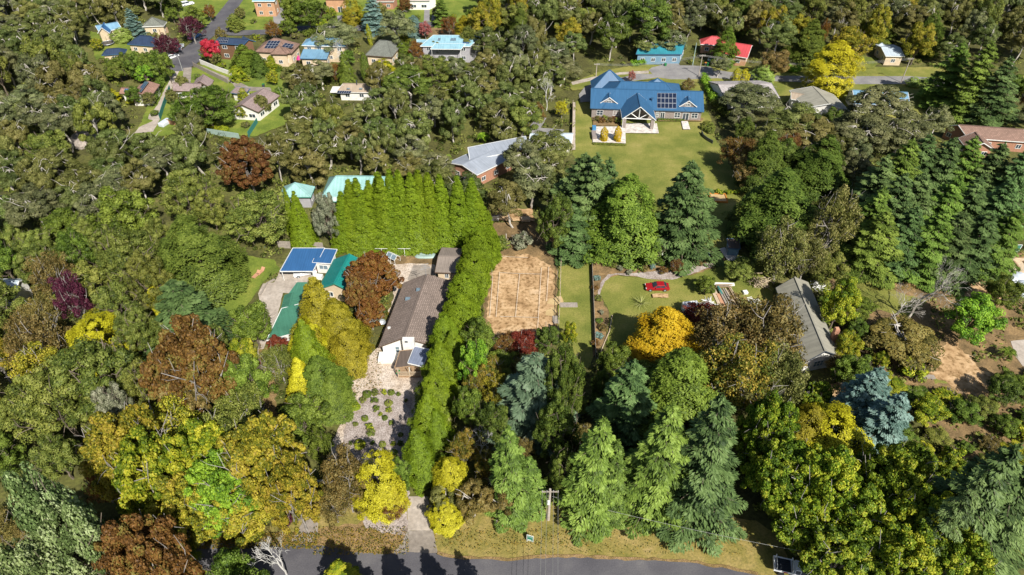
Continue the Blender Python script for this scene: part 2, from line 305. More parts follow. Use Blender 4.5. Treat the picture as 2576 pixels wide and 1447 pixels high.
patch('gravel_bed', [(1515,705),(1530,690),(1560,688),(1640,684),(1720,672),(1780,662),(1800,658),(1798,668),(1740,690),(1690,704),(1640,703),(1590,694),(1545,692),(1522,708),(1508,745),(1501,745)], 'mulch', .15)
patch('lawn', [(1405,655),(1485,655),(1492,900),(1480,930),(1400,900)], 'lawn', .1)
patch('soil', [(1235,560),(1480,560),(1480,655),(1400,660),(1404,870),(1240,860),(1215,800),(1226,660)], 'soil')
patch('clay_court', [(1236,648),(1330,640),(1386,668),(1394,700),(1392,780),(1386,852),(1312,862),(1258,852),(1224,820),(1226,760),(1237,700)], 'clay', .35, step=.6)
patch('sand_heap', [(1382,752),(1412,746),(1418,760),(1396,768),(1376,764)], 'sand', .2); patch('sand_heap', [(1374,782),(1395,772),(1400,786),(1392,796),(1372,794)], 'sand', .2)
patch('lawn_verge', [(560,1362),(480,1420),(640,1420),(1000,1447),(1906,1500),(2010,1470),(1960,1350),(1900,1310),(1500,1270),(1090,1250),(770,1290)], 'lawn_dry', .3)
patch('leaf_litter', [(470,1372),(640,1345),(790,1330),(1020,1300),(1030,1385),(900,1388),(800,1368),(630,1364),(500,1372),(380,1440),(340,1440)], 'leaf_litter', .4)
patch('bark_mulch', [(915,1295),(1027,1230),(1027,1345),(990,1345),(920,1330)], 'mulch', .3)
patch('bark_mulch', [(1082,1270),(1140,1300),(1120,1345),(1084,1340)], 'mulch', .3)
patch('gravel_yard', [(955,870),(965,830),(985,760),(1000,690),(968,680),(985,640),(1095,640),(1100,700),(1145,700),(1090,900),(1060,1010),(1040,1080),(1010,1090),(920,1160),(830,1190),(822,1140),(850,1080),(880,980),(920,900)], 'gravel', .3)
patch('soil', [(975,640),(1100,640),(1100,668),(1040,664),(985,666)], 'soil', .2)
patch('driveway', [(1040,668),(1078,668),(1095,690),(1095,706),(1025,706)], 'drive_grey', .05)
patch('gravel_bed', [(915,985),(960,978),(1000,985),(1036,1000),(1030,1090),(1020,1180),(960,1210),(850,1190),(842,1165),(862,1120),(870,1060)], 'mulch', .25)
patch('driveway', [(1028,1250),(1076,1250),(1082,1275),(1082,1336),(1026,1336),(1026,1275)], 'concrete', .04)
patch('driveway', [(1025,1336),(1083,1336),(1092,1345),(1102,1392),(970,1400),(1000,1382),(1018,1352)], 'drive_grey', .06)
patch('driveway', [(775,1295),(800,1300),(800,1330),(797,1372),(730,1368),(752,1330)], 'drive_grey', .06)
patch('driveway', [(705,683),(790,683),(800,700),(745,740),(712,738),(700,790),(672,857),(655,905),(645,905),(655,850),(682,800),(655,765),(650,740),(662,715),(690,712)], 'concrete', .05)
patch('gravel_yard', [(650,880),(700,870),(690,960),(700,1080),(660,1080),(665,960)], 'leaf_litter', .3)
patch('lawn', [(590,640),(690,655),(705,680),(660,715),(600,800),(540,840),(520,800),(560,700)], 'lawn_green', .2)
patch('street', [(-250,1395),(300,1418),(493,1371),(629,1365),(720,1366),(799,1371),(856,1381),(903,1389),(968,1396),(1030,1390),(1112,1396),(1151,1405),(1296,1410),(1350,1403),(1442,1400),(1535,1407),(1719,1413),(1835,1431),(1906,1447),(2050,1490),(2300,1640),(-300,1640)], 'asphalt', .12)
patch('road_edge', [(1100,1388),(1150,1399),(1296,1405),(1350,1398),(1442,1396),(1535,1402),(1719,1408),(1835,1425),(1906,1441),(1906,1449),(1835,1434),(1719,1416),(1535,1409),(1442,1403),(1350,1406),(1296,1412),(1151,1407),(1100,1396)], 'leaf_litter', .16, step=.9)
patch('road_edge', [(640,1361),(799,1368),(903,1386),(990,1388),(990,1394),(903,1391),(799,1373),(640,1367)], 'leaf_litter', .16, step=.9)
# upper left
patch('lawn', [(225,80),(420,110),(440,150),(470,178),(560,150),(640,160),(700,170),(760,300),(640,345),(520,335),(380,345),(335,345),(360,300),(395,200),(300,180),(240,150)], 'lawn_green', .3)
patch('lawn', [(425,-20),(600,-20),(540,60),(505,90),(470,80)], 'lawn_green', .3)
patch('lawn', [(618,-20),(1240,-20),(1180,60),(760,84),(600,84),(565,66)], 'lawn_green', .3)
patch('street', [(588,-14),(537,50),(511,76),(483,107),(454,130),(430,154),(418,190),(440,183),(470,178),(501,157),(519,108),(540,90),(600,91),(667,88),(759,79),(952,79),(1112,66),(1112,55),(952,63),(754,67),(667,76),(590,78),(574,70),(571,63),(622,-14)], 'asphalt', .08)
patch('driveway', [(441,181),(417,222),(397,266),(376,290),(373,300),(386,306),(350,322),(339,337),(386,333),(402,303),(412,274),(428,235),(451,181)], 'concrete', .1)
patch('driveway', [(462,173),(483,171),(480,210),(460,210)], 'drive_grey', .04)
patch('driveway', [(490,166),(506,168),(548,186),(598,206),(626,220),(680,222),(684,230),(600,232),(585,212),(540,190)], 'drive_grey', .06)
for q in ([(704,-6),(722,38),(706,64),(690,64),(680,-6)], [(862,40),(868,64),(852,64),(848,42)], [(895,38),(898,54),(882,54),(884,38)], [(1069,0),(1081,0),(1081,56),(1066,56)], [(1090,22),(1105,24),(1098,53),(1085,53)], [(787,78),(800,78),(800,100),(780,100)], [(926,80),(948,80),(940,100),(922,100)]):
    patch('driveway', q, 'asphalt_old', .05)
patch('garden_soil', [(1040,80),(1100,70),(1190,86),(1190,92),(1060,96)], 'soil', .1)
patch('garden_soil', [(1030,140),(1070,135),(1072,160),(1036,160)], 'sand', .2)
# upper right
patch('lawn', [(1430,215),(1500,185),(1600,165),(1640,165),(1700,168),(1800,168),(2420,172),(2480,240),(2420,330),(2200,330),(1990,260),(1800,260),(1650,200),(1440,230)], 'lawn', .3)
patch('cul_de_sac', [(1631,178),(1642,171),(1665,166),(1701,167),(1743,167),(1785,170),(1800,178),(1870,188),(1961,193),(2150,194),(2290,194),(2440,205),(2480,222),(2440,238),(2290,214),(2150,214),(1961,207),(1860,204),(1803,199),(1740,202),(1688,202),(1649,196)], 'asphalt_old', .08)
patch('driveway', [(1632,180),(1560,184),(1490,196),(1437,209),(1440,216),(1500,202),(1560,190),(1632,187)], 'concrete', .05)
patch('driveway', [(1640,189),(1600,188),(1570,196),(1500,206),(1470,222),(1456,240),(1460,260),(1484,258),(1490,235),(1530,215),(1600,205),(1655,197)], 'asphalt_old', .05)
patch('driveway', [(1665,160),(1700,158),(1712,168),(1665,168)], 'asphalt_old', .05)
patch('garden_path', [(1766,193),(1776,193),(1800,225),(1820,262),(1840,290),(1826,296),(1808,268),(1790,232)], 'clay', .15)
patch('terrace', [(1491,321),(1570,321),(1571,313),(1652,313),(1657,338),(1573,337),(1574,366),(1491,362)], 'pavers', 0, excl=False)
patch('garden_path', [(1713,306),(1729,305),(1736,328),(1718,328)], 'pavers', 0, excl=False)
patch('garden_bed', [(1490,297),(1562,300),(1562,319),(1492,319)], 'soil', .05, excl=False)
patch('garden_bed', [(1652,300),(1770,300),(1765,308),(1655,307)], 'soil', .05, excl=False)
patch('gravel_strip', [(1440,260),(1447,260),(1447,380),(1439,380)], 'concrete', .06, excl=False)
# right side
patch('soil', [(2090,640),(2600,640),(2600,1180),(2480,1130),(2380,1180),(2330,1060),(2180,900),(2060,780)], 'soil', 1.2, excl=False, step=2)
patch('lawn', [(2100,670),(2170,665),(2190,700),(2260,740),(2330,760),(2290,800),(2190,780),(2100,740)], 'lawn', .3)
patch('lawn', [(2330,890),(2420,900),(2440,960),(2350,970)], 'lawn', .3)
patch('wood_chips', [(2190,660),(2330,660),(2330,705),(2300,740),(2230,720)], 'leaf_litter', .4)
patch('clay_mound', [(2420,700),(2470,680),(2530,700),(2560,750),(2500,780),(2430,760)], 'clay', .4)
patch('clay_bank', [(2310,910),(2330,885),(2400,860),(2500,960),(2470,1010),(2400,980),(2360,960)], 'clay', .7)
patch('driveway', [(2390,655),(2600,650),(2600,700),(2480,690),(2400,690)], 'clay', .2)
patch('concrete_pad', [(2540,862),(2640,850),(2640,930),(2570,925),(2552,900)], 'concrete', .05)
patch('soil', [(2060,980),(2120,960),(2130,1060),(2080,1060)], 'clay', .3)
patch('soil', [(1225,525),(1340,530),(1330,560),(1220,556)], 'clay', .3)
patch('soil', [(1300,545),(1340,545),(1345,560),(1310,560)], 'clay', .2)
patch('lawn', [(1060,430),(1140,410),(1130,390),(1060,420)], 'lawn_green', .3)
patch('driveway', [(1335,318),(1352,300),(1375,300),(1360,325),(1420,330),(1400,350),(1330,345)], 'asphalt_old', .1)
patch('rock_outcrop', [(190,330),(230,320),(250,350),(215,375),(180,365)], 'sand', .6, excl=False)
patch('lawn', [(2130,140),(2210,150),(2200,175),(2130,175)], 'lawn', .2, excl=False)
# ------------------------------------------------------------ buildings
def newell(ps):
    n = Vector((0, 0, 0))
    for i, a in enumerate(ps):
        b = ps[(i+1) % len(ps)]; n += Vector(((a.y-b.y)*(a.z+b.z), (a.z-b.z)*(a.x+b.x), (a.x-b.x)*(a.y+b.y)))
    return n.normalized()
def roof_obj(pts, faces, mat, parent, name='roof', thick=.12):
    me = bpy.data.meshes.new(name); fs = []
    for f in faces:
        n = newell([pts[i] for i in f]); fs.append(tuple(f) if n.z > 0 else tuple(f[::-1]))
    me.from_pydata([tuple(p) for p in pts], [], fs); me.update()
    uvl = me.uv_layers.new(name='slope')
    for p in me.polygons:
        n = p.normal; h = Vector((0, 0, 1)).cross(n); h = h.normalized() if h.length > 1e-3 else Vector((1, 0, 0)); up = n.cross(h)
        for li in p.loop_indices:
            c = me.vertices[me.loops[li].vertex_index].co; uvl.data[li].uv = (c.dot(h), c.dot(up))
    o = link_obj(name, me, MAT[mat], parent)
    s = o.modifiers.new('thick', 'SOLIDIFY'); s.thickness = thick; s.offset = 1
    return o
def strip(mb, a, b, wd, ht, dz=0.0):
    d = b-a; L = d.length
    if L < .05: return
    d.normalize(); s = d.cross(Vector((0, 0, 1))).normalized()*wd/2; u = Vector((0, 0, ht/2))
    o = Vector((0, 0, dz)); vs = [a-s-u+o, a+s-u+o, a+s+u+o, a-s+u+o, b-s-u+o, b+s-u+o, b+s+u+o, b-s+u+o]
    mb.add(vs, [(3,2,1,0),(4,5,6,7),(0,1,5,4),(1,2,6,5),(2,3,7,6),(3,0,4,7)])
def window_on(parent, a, b, s0, s1, z0, z1, frame='trim_white', pane='glass', name='window', panes=2):
    """a window between distances s0,s1 along wall a->b (outward normal on the right-hand side)"""
    d = (b-a); d.z = 0; L = d.length; d.normalize(); n = Vector((d.y, -d.x, 0))
    def q(s, z, o): v = a+d*s+n*o; return Vector((v.x, v.y, z))
    fr = MB(); t = .09
    def bar(sa, sb, za, zb, o0=.0, o1=.07):
        vs = [q(sa, za, o0), q(sb, za, o0), q(sb, zb, o0), q(sa, zb, o0), q(sa, za, o1), q(sb, za, o1), q(sb, zb, o1), q(sa, zb, o1)]
        fr.add(vs, [(0,1,2,3)[::-1],(4,5,6,7),(0,1,5,4),(1,2,6,5),(2,3,7,6),(3,0,4,7)])
    bar(s0, s1, z0, z0+t); bar(s0, s1, z1-t, z1); bar(s0, s0+t, z0+t, z1-t); bar(s1-t, s1, z0+t, z1-t)
    for k in range(1, panes):
        m = s0+(s1-s0)*k/panes; bar(m-t/2, m+t/2, z0+t, z1-t)
    if z1-z0 > 1.2 and name == 'window': zm = (z0+z1)/2; bar(s0+t, s1-t, zm-.03, zm+.03, .0, .06)
    f = fr.build(name, MAT[frame], parent)
    pm = MB(); pm.add([q(s0+t, z0+t, .03), q(s1-t, z0+t, .03), q(s1-t, z1-t, .03), q(s0+t, z1-t, .03)], [(0,1,2,3)])
    pm.build('pane', MAT[pane], f); return f
def panels(parent, plane, px, nu, nv, label=None, mat='panel'):
    """solar array: px corners order bottom-left, bottom-right, top-right, top-left on the roof plane"""
    o, n = plane; cs = []
    for u, v in px:
        a = P(u, v, 0); c = Vector((0, 0, CAMH)); d = a-c; t = (o+n*.22-c).dot(n)/d.dot(n); cs.append(c+d*t)
    fr = MB(); fr.add([c+n*.0 for c in cs]+[c-n*.06 for c in cs], [(0,1,2,3),(7,6,5,4),(0,4,5,1),(1,5,6,2),(2,6,7,3),(3,7,4,0)])
    f = fr.build('solar_panel_frame', MAT['panel_frame'], parent)
    mb = MB(); g = .06
    for i in range(nu):
        for j in range(nv):
            def b(s, t): return (cs[0].lerp(cs[1], s)).lerp(cs[3].lerp(cs[2], s), t)+n*.012
            s0, s1, t0, t1 = (i+g)/nu, (i+1-g)/nu, (j+g)/nv, (j+1-g)/nv
            mb.add([b(s0, t0), b(s1, t0), b(s1, t1), b(s0, t1)], [(0,1,2,3)])
    mb.build('solar_cells', MAT[mat], f); return f
def onroof(plane, u, v, off=.15):
    o, n = plane; a = P(u, v, 0); c = Vector((0, 0, CAMH)); d = a-c; t = (o+n*off-c).dot(n)/d.dot(n); return c+d*t
def volume(root, typ, a, b, r, ze, zr, roof, wall, inset=.45, trim='trim_white', wins=True, z0=0.0, storeys=1, winlist=None, nowall=False, win_w=1.3, pane='glass', ends=.55, door=False, posts=None):
    A, B, Rr = P(*a, ze), P(*b, ze), P(*r, zr)
    flat = lambda v: Vector((v.x, v.y, 0))
    if typ == 'gx':            # ridge runs along ab
        h = flat(Rr)-flat(A); C = B+2*h; D = A+2*h; R1 = Rr; R2 = flat(B)+h; R2.z = zr
        pts = [A, B, C, D, R1, R2]; faces = [(0,1,5,4), (2,3,4,5)]; loop = [0,1,5,2,3,4]; plane_pts = (A, B, R2)
    elif typ == 'gy':
        M = (flat(A)+flat(B))/2; h = flat(Rr)-M; C = B+h; D = A+h; R1 = M.copy(); R1.z = zr; R2 = Rr
        pts = [A, B, C, D, R1, R2]; faces = [(1,2,5,4), (3,0,4,5)]; loop = [0,4,1,2,5,3]; plane_pts = (D, A, R1)
    elif typ in ('hx', 'pyr'):
        ab = flat(B)-flat(A); L = ab.length; ab.normalize(); nrm = Vector((-ab.y, ab.x, 0)); k = abs((flat(Rr)-flat(A)).dot(nrm))
        C = B+nrm*2*k; D = A+nrm*2*k; e = min(k*ends*1.6, L/2-.05) if typ == 'hx' else L/2-.05
        if typ == 'hx':
            s = (flat(Rr)-flat(A)).dot(ab); e = min(max(s, 1.0), L/2-.1)
        R1 = flat(A)+nrm*k+ab*e; R2 = flat(B)+nrm*k-ab*e; R1.z = R2.z = zr
        pts = [A, B, C, D, R1, R2]; faces = [(0,1,5,4), (1,2,5), (2,3,4,5), (3,0,4)]; loop = [0,1,2,3]; plane_pts = (A, B, R2)
    else:                      # 'mono': skillion, r = back left corner of the high edge
        h = flat(Rr)-flat(A); D = flat(A)+h; C = flat(B)+h; D.z = C.z = zr
        pts = [A, B, C, D]; faces = [(0,1,2,3)]; loop = [0,1,2,3]; plane_pts = (A, B, C)
    pts = [Vector(p) for p in pts]
    ro = roof_obj(pts, faces, roof, root)
    n = newell(list(plane_pts)); n = n if n.z > 0 else -n; plane = (Vector(plane_pts[0]), n)
    g = MB(); m = len(loop)
    for i in range(m): strip(g, pts[loop[i]].copy(), pts[loop[(i+1) % m]].copy(), .16, .2, .02)
    g.build('gutter', MAT[trim], ro)
    if len(pts) == 6:
        rc = MB(); strip(rc, pts[4].copy(), pts[5].copy(), .32, .1, .14)
        if typ in ('hx', 'pyr'):
            for i, j in ((0,4),(3,4),(1,5),(2,5)): strip(rc, pts[i].copy(), pts[j].copy(), .28, .1, .14)
        rc.build('ridge_cap', MAT[roof+'_cap'] if roof+'_cap' in MAT else MAT[roof], ro)
    lp = [pts[i] for i in loop]; cen = sum((flat(p) for p in lp), Vector((0, 0, 0)))/m
    EXCL.append([(cen.x+(p.x-cen.x)*1.08, cen.y+(p.y-cen.y)*1.08) for p in lp])
    area = sum(lp[i].x*lp[(i+1) % m].y-lp[(i+1) % m].x*lp[i].y for i in range(m)); 
    if area < 0: lp = lp[::-1]
    if nowall:
        for q in ([pts[0], pts[1], pts[2], pts[3]]):
            ps = MB(); qq = flat(q)+(cen-flat(q))*.06; zt = q.z-.05
            ps.tube([(qq.x, qq.y, z0), (qq.x, qq.y, zt)], .07, 6); ps.build('post', MAT[trim], root)
        return dict(root=root, roof=ro, plane=plane, pts=pts, walls=lp)
    ins = []
    for i in range(m):
        p0, p1, p2 = lp[i-1], lp[i], lp[(i+1) % m]
        d1 = flat(p1-p0).normalized(); d2 = flat(p2-p1).normalized(); n1 = Vector((-d1.y, d1.x, 0)); n2 = Vector((-d2.y, d2.x, 0))
        bis = n1+n2; bis = bis/max(bis.length_squared/2, .3); q = flat(p1)+bis*inset; q.z = p1.z-.06+(0); ins.append(q)
    wb = MB()
    for i in range(m):
        a_, b_ = ins[i], ins[(i+1) % m]
        wb.add([(a_.x, a_.y, z0), (b_.x, b_.y, z0), tuple(b_), tuple(a_)], [(0,1,2,3)])
    wb.build('wall', MAT[wall], root)
    if wins:
        for i in range(m):
            a_, b_ = flat(ins[i]), flat(ins[(i+1) % m]); d = b_-a_; L = d.length; nn = Vector((d.y, -d.x, 0)).normalized()
            if L < 2.4 or nn.y > .35: continue
            zt = min(ins[i].z, ins[(i+1) % m].z)
            for st in range(storeys):
                zb = z0+.95+st*2.7
                if zb+1.1 > zt: continue
                k = max(1, int(L/3.2))
                for j in range(k):
                    sc = L*(j+.5)/k
                    if st == 0 and door and j == k//2: window_on(root, a_, b_, sc-.9, sc+.9, z0+.08, z0+2.15, pane=pane, name='glass_door')
                    else: window_on(root, a_, b_, sc-win_w/2, sc+win_w/2, zb, zb+1.15, pane=pane)
    return dict(root=root, roof=ro, plane=plane, pts=pts, walls=ins)
def house(name, label, cat, base, group=None):
    p = P(base[0], base[1], 0); return empty(name, (0, 0, 0), label, cat, group)
# 1 the large blue roofed house
h = house('house', 'large stone house with deep blue metal roof and gabled verandah above the big lawn', 'house', (1600, 290))
va = volume(h, 'gx', (1485.4,273), (1770.6,282), (1487,223), 3, 6.0, 'roof_blue', 'wall_stone', trim='trim_blue', wins=False)
vb = volume(h, 'hx', (1515,273.5), (1726,279.8), (1563,206), 3.08, 7.1, 'roof_blue', 'wall_stone', trim='trim_blue', wins=False)
vc = volume(h, 'gy', (1565.2,299.5), (1650,303.4), (1604,234), 3, 6.6, 'roof_blue', 'wall_stone', trim='trim_white', nowall=True)
vd = volume(h, 'hx', (1490,226), (1576,226), (1531,178), 3, 7.4, 'roof_blue', 'wall_stone', trim='trim_blue', wins=False)
ve = volume(h, 'pyr', (1630,219), (1678,219), (1653,198), 3, 4.9, 'roof_blue', 'wall_stone', trim='trim_blue', wins=False)
for a, b, r in (((1510,259.5), (1554,261.5), (1532,234)), ((1709,268.5), (1753,269.5), (1731,242))):
    g = volume(h, 'gy', a, b, r, 3.9, 5.6, 'roof_blue', 'wall_stone', trim='trim_white', wins=False, z0=3.2, inset=.25)
    w_ = g['walls']; k = min(range(len(w_)), key=lambda i: -abs(w_[i].z-5.5)); lw = min(w_, key=lambda q: q.y+q.x*.01); rw = sorted(w_, key=lambda q: q.y)[:3]; rw = sorted(rw, key=lambda q: q.x)
    aa, bb = rw[0], rw[-1]; L = (bb-aa).length; window_on(h, Vector(aa), Vector(bb), L/2-.65, L/2+.65, 3.95, 4.75, panes=3)
panels(h, va['plane'], [(1653,272), (1701.5,273), (1701.5,234.5), (1653.5,234)], 5, 3)
vt = onroof(va['plane'], 1640, 254); m_ = MB(); m_.tube([vt, vt+Vector((0, 0, .8))], .22, 8); m_.box((vt.x, vt.y, vt.z+.85), (.7, .7, .12)); m_.build('roof_vent', MAT['trim_blue'], h)
W = va['walls']; fl = sorted(W, key=lambda q: q.y)[:2]; fl = sorted(fl, key=lambda q: q.x); A1, B1 = fl
def span(u0, u1):
    def s(u): 
        best = None
        for k in range(0, 3201):
            s_ = (B1-A1).length*k/3200; q = A1+(B1-A1).normalized()*s_; uu, vv = proj(q.x, q.y, 1.5)
            if best is None or abs(uu-u) < best[0]: best = (abs(uu-u), s_)
        return best[1]
    return s(u0), s(u1)
for u0, u1, t in ((1501,1517,'w'), (1542,1557,'w'), (1650,1657,'w'), (1661,1672,'d'), (1696,1711,'w'), (1717,1733,'d'), (1739,1755,'w')):
    s0, s1 = span(u0, u1)
    window_on(h, Vector(A1), Vector(B1), s0, s1, .9 if t == 'w' else .1, 2.4 if t == 'w' else 2.35, name='window' if t == 'w' else 'glass_door')
# verandah: stone piers, timber truss, inner glazing
pr = vc['pts']
for q in (pr[0], pr[1]):
    s = 1 if q is pr[0] else -1
    m_ = MB(); m_.box((q.x+s*.75, q.y+.6, 1.45), (.85, .85, 2.9)); m_.build('stone_pier', MAT['wall_stone'], h)
m_ = MB(); L0, L1 = Vector(pr[0]), Vector(pr[1]); mid = (L0+L1)/2; top = Vector(pr[4])
for f0, f1, z0_, z1_ in ((0,1,0,0), (.5,.5,0,3.3), (.5,.25,0,1.5), (.5,.75,0,1.5)):
    a_ = L0.lerp(L1, f0)+Vector((0, .5, z0_)); b_ = L0.lerp(L1, f1)+Vector((0, .5, z1_)); m_.tube([a_, b_], .11, 4)
m_.build('roof_truss', MAT['trim_white'], h)
aa, bb = P(1570, 301, 0)+Vector((0, 3.2, 0)), P(1646, 303, 0)+Vector((0, 3.0, 0)); window_on(h, aa, bb, .4, (bb-aa).length-.4, .1, 2.5, name='glass_door', panes=5)
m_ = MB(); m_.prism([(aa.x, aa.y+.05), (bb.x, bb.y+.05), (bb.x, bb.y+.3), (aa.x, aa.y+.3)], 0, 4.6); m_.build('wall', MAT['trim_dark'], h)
def simple(name, label, cat, vols, extra=None, group=None):
    h = house(name, label, cat, vols[0][1], group); out = []
    for v in vols:
        kw = v[-1] if isinstance(v[-1], dict) else {}; args = v[:-1] if kw else v
        out.append(volume(h, *args, **kw))
    return h, out
# 2 long brown roofed house
h, vs = simple('house', 'long low white house with brown tiled gable roof and white chimney beside the conifer hedge', 'house', [
    ('gy', (953,874), (1083,868), (1073,691), 2.7, 4.6, 'roof_brown', 'wall_white', dict(trim='trim_brown', wins=False)),
    ('mono', (993,926), (1036,921), (1006,884), 2.35, 2.8, 'roof_smoke', 'wall_white', dict(nowall=True, trim='timber')),
    ('mono', (1026,914), (1064,923), (1043,872), 2.7, 3.05, 'roof_corr', 'wall_white', dict(nowall=True, trim='trim_white'))])
main2 = vs[0]
c = P(1026, 872, 4.1); m_ = MB(); m_.box((c.x, c.y+1.1, 2.45), (2.0, .8, 4.9)); m_.build('chimney', MAT['wall_white'], h)
m_ = MB(); m_.box((c.x-.3, c.y+.68, 4.55), (.5, .12, .3)); m_.build('chimney_vent', MAT['trim_dark'], h)
W = main2['walls']; fl = sorted(sorted(W, key=lambda q: q.y)[:2], key=lambda q: q.x)
window_on(h, Vector(fl[0]), Vector(fl[1]), 2.1, 2.9, .7, 2.3, pane='glass_pale', panes=1); window_on(h, Vector(fl[0]), Vector(fl[1]), 4.1, 4.9, .7, 2.3, pane='glass_pale', panes=1)
a = P(952, 916, 0); m_ = MB(); m_.box((a.x+2.2, a.y+1.0, .5), (4.4, 2.0, 1.0)); m_.build('terrace_wall', MAT['wall_white'], h)
a, b = P(1003, 951, 0), P(1060, 951, 0); m_ = MB(); m_.box(((a.x+b.x)/2, a.y+2.0, .25), (b.x-a.x, 4.0, .5)); m_.build('deck', MAT['timber'], h)
m_ = MB(); ym = a.y+.05
for z in (.62, 1.45): m_.box(((a.x+b.x)/2, ym, z), (b.x-a.x, .08, .08))
for k in range(33): m_.box((a.x+(b.x-a.x)*k/32, ym, 1.0), (.05, .04, .85))
for k in range(3): m_.box((a.x+(b.x-a.x)*k/2, ym, 1.3), (.12, .12, 2.4))
for k in range(14): m_.box((a.x, ym+.3*k, 1.0), (.04, .05, .85))
m_.build('railing', MAT['timber_pale'], h)
for uv in ((1021.5+32,729),(1026,752)):
    q = onroof(main2['plane'], *uv); m_ = MB(); m_.box((q.x, q.y, q.z), (.9, .7, .3)); m_.build('skylight', MAT['glass_pale'], h)
q = onroof(main2['plane'], 979, 826); m_ = MB(); m_.box((q.x, q.y, q.z+.1), (.5, .3, .35)); m_.build('flue', MAT['trim_white'], h)
m_ = MB(); q = P(965, 814, 2.9); m_.tube([q, q+Vector((.1, 0, .4))], .05); 
for k in range(12):
    t = 2*math.pi*k/12; t2 = 2*math.pi*(k+1)/12; r_ = .55; e = q+Vector((-.1, -.1, .5))
    f = lambda t: e+Vector((math.cos(t)*r_, math.sin(t)*r_*.5, math.sin(t)*r_*.8)); m_.add([e+Vector((.05, .18, -.1)), f(t), f(t2)], [(0,1,2)])
m_.build('satellite_dish', MAT['paint_silver'], h)
m_ = MB(); q = P(1072, 695, 4.7); m_.tube([q, q+Vector((0, 0, 3))], .04)
for dz, wd in ((2.9, 1.4), (2.4, 1.0), (1.9, 1.8)): m_.box((q.x, q.y, q.z+dz), (wd, .06, .06), .4)
m_.build('aerial', MAT['steel'], h)
h, vs = simple('garage', 'small cream garage with ribbed brown roof at the foot of the tall hedge', 'garage', [('gx', (1094.7,686), (1150,688.5), (1102.5,645.5), 2.6, 3.5, 'roof_shed', 'wall_cream', dict(trim='trim_brown', win_w=.8))])
h, vs = simple('carport', 'royal blue metal roofed carport joined to a small white room, concrete drive in front', 'carport', [
    ('mono', (704.7,683), (787,683), (737,625), 2.6, 3.3, 'roof_royal', 'wall_white', dict(nowall=True)),
    ('mono', (786,661), (832,664), (803,625.5), 2.9, 3.2, 'roof_royal', 'wall_white', dict(win_w=1.8, pane='glass_pale'))])
b_ = vs[0]['pts']; m_ = MB(); m_.prism([(b_[3].x+.4, b_[3].y-.5), (b_[2].x-.4, b_[2].y-.5), (b_[2].x-.4, b_[2].y-.3), (b_[3].x+.4, b_[3].y-.3)], 0, 2.9); m_.build('wall', MAT['timber_grey'], h)
simple('house', 'teal green metal roofed house between the carport and the orange tree', 'house', [('gy', (801,728), (889,738), (879.5,640), 2.8, 4.6, 'roof_teal', 'wall_cream', dict(trim='trim_green'))])
simple('house', 'low sage green roofed wings stepping down beside the concrete driveway', 'house', [
    ('mono', (670.7,857), (735,840), (708.6,777), 2.6, 2.9, 'roof_sage', 'wall_white', dict(trim='trim_white')),
    ('gy', (708.6,776.5), (754,777), (737,737), 2.5, 3.2, 'roof_sage', 'wall_white', dict(trim='trim_green')),
    ('mono', (726,742), (760,742), (748,712), 2.5, 2.8, 'roof_sage', 'wall_white', dict(trim='trim_green'))])
simple('house', 'pale aqua hip roofed house partly behind the pointed hedge row', 'house', [('hx', (806,503), (990,505), (846,444), 3.4, 6.6, 'roof_aqua', 'wall_brick', dict(trim='trim_green')),
    ('mono', (836,508), (1000,508), (838,462), 3.3, 5.2, 'roof_aqua_pale', 'wall_brick', dict(trim='trim_green'))])
simple('pavilion', 'small pyramid roofed aqua pavilion above the two lime pencil conifers', 'pavilion', [('pyr', (702,497), (782,497), (741,461), 3, 5.4, 'roof_aqua', 'wall_grey', dict(trim='trim_green'))])
h, vs = simple('house', 'grey metal roofed brick house angled among gum trees below the blue roofed one', 'house', [
    ('gx', (1200,441), (1300,392), (1163,416), 3.6, 4.6, 'roof_grey', 'wall_brick', dict(trim='trim_white')),
    ('mono', (1182,404), (1330,374), (1177,372), 4.4, 5.0, 'roof_grey', 'wall_brick', dict(trim='trim_white')),
    ('gx', (1330,362), (1438,362), (1334,338), 3, 4.2, 'roof_pale', 'wall_white', dict(trim='trim_white'))])
# upper left houses
h, vs = simple('house', 'cream house with bright blue hip roof at the edge of the bushland', 'house', [('gx', (250,82), (306,72), (240,66), 3, 4.6, 'roof_sky', 'wall_cream'), ('gy', (246,84), (276,84), (262,58), 3, 4.8, 'roof_royal', 'wall_cream')])
simple('house', 'house with faded grey green hip roof behind the shrubs near the top left', 'house', [('hx', (357,68), (412,66), (382,44), 3, 5.4, 'roof_slate', 'wall_cream')])
simple('house', 'dark navy roofed house partly hidden by the purple plum tree', 'house', [('hx', (320,112), (400,118), (352,90), 3, 5.2, 'roof_navy', 'wall_cream', dict(trim='trim_blue'))])
simple('shed', 'low dark navy roofed outbuilding above the row of green hedge trees', 'shed', [('hx', (256,140), (313,136), (270,124), 2.6, 3.8, 'roof_navy', 'wall_cream', dict(trim='trim_blue'))])
h, vs = simple('house', 'two storey dark timber house with navy roof and solar panels next to the scarlet tree', 'house', [('gx', (537.5,109), (612,114), (551,95), 5.4, 6.6, 'roof_navy', 'wall_brown', dict(storeys=2, trim='trim_blue', win_w=1.6)), ('gy', (604,113), (628,104), (612,92), 5.2, 6.6, 'roof_navy', 'wall_brown', dict(trim='trim_blue'))])
panels(h, vs[0]['plane'], [(546,106.5), (571,108), (575,96.5), (551,95.5)], 6, 2)
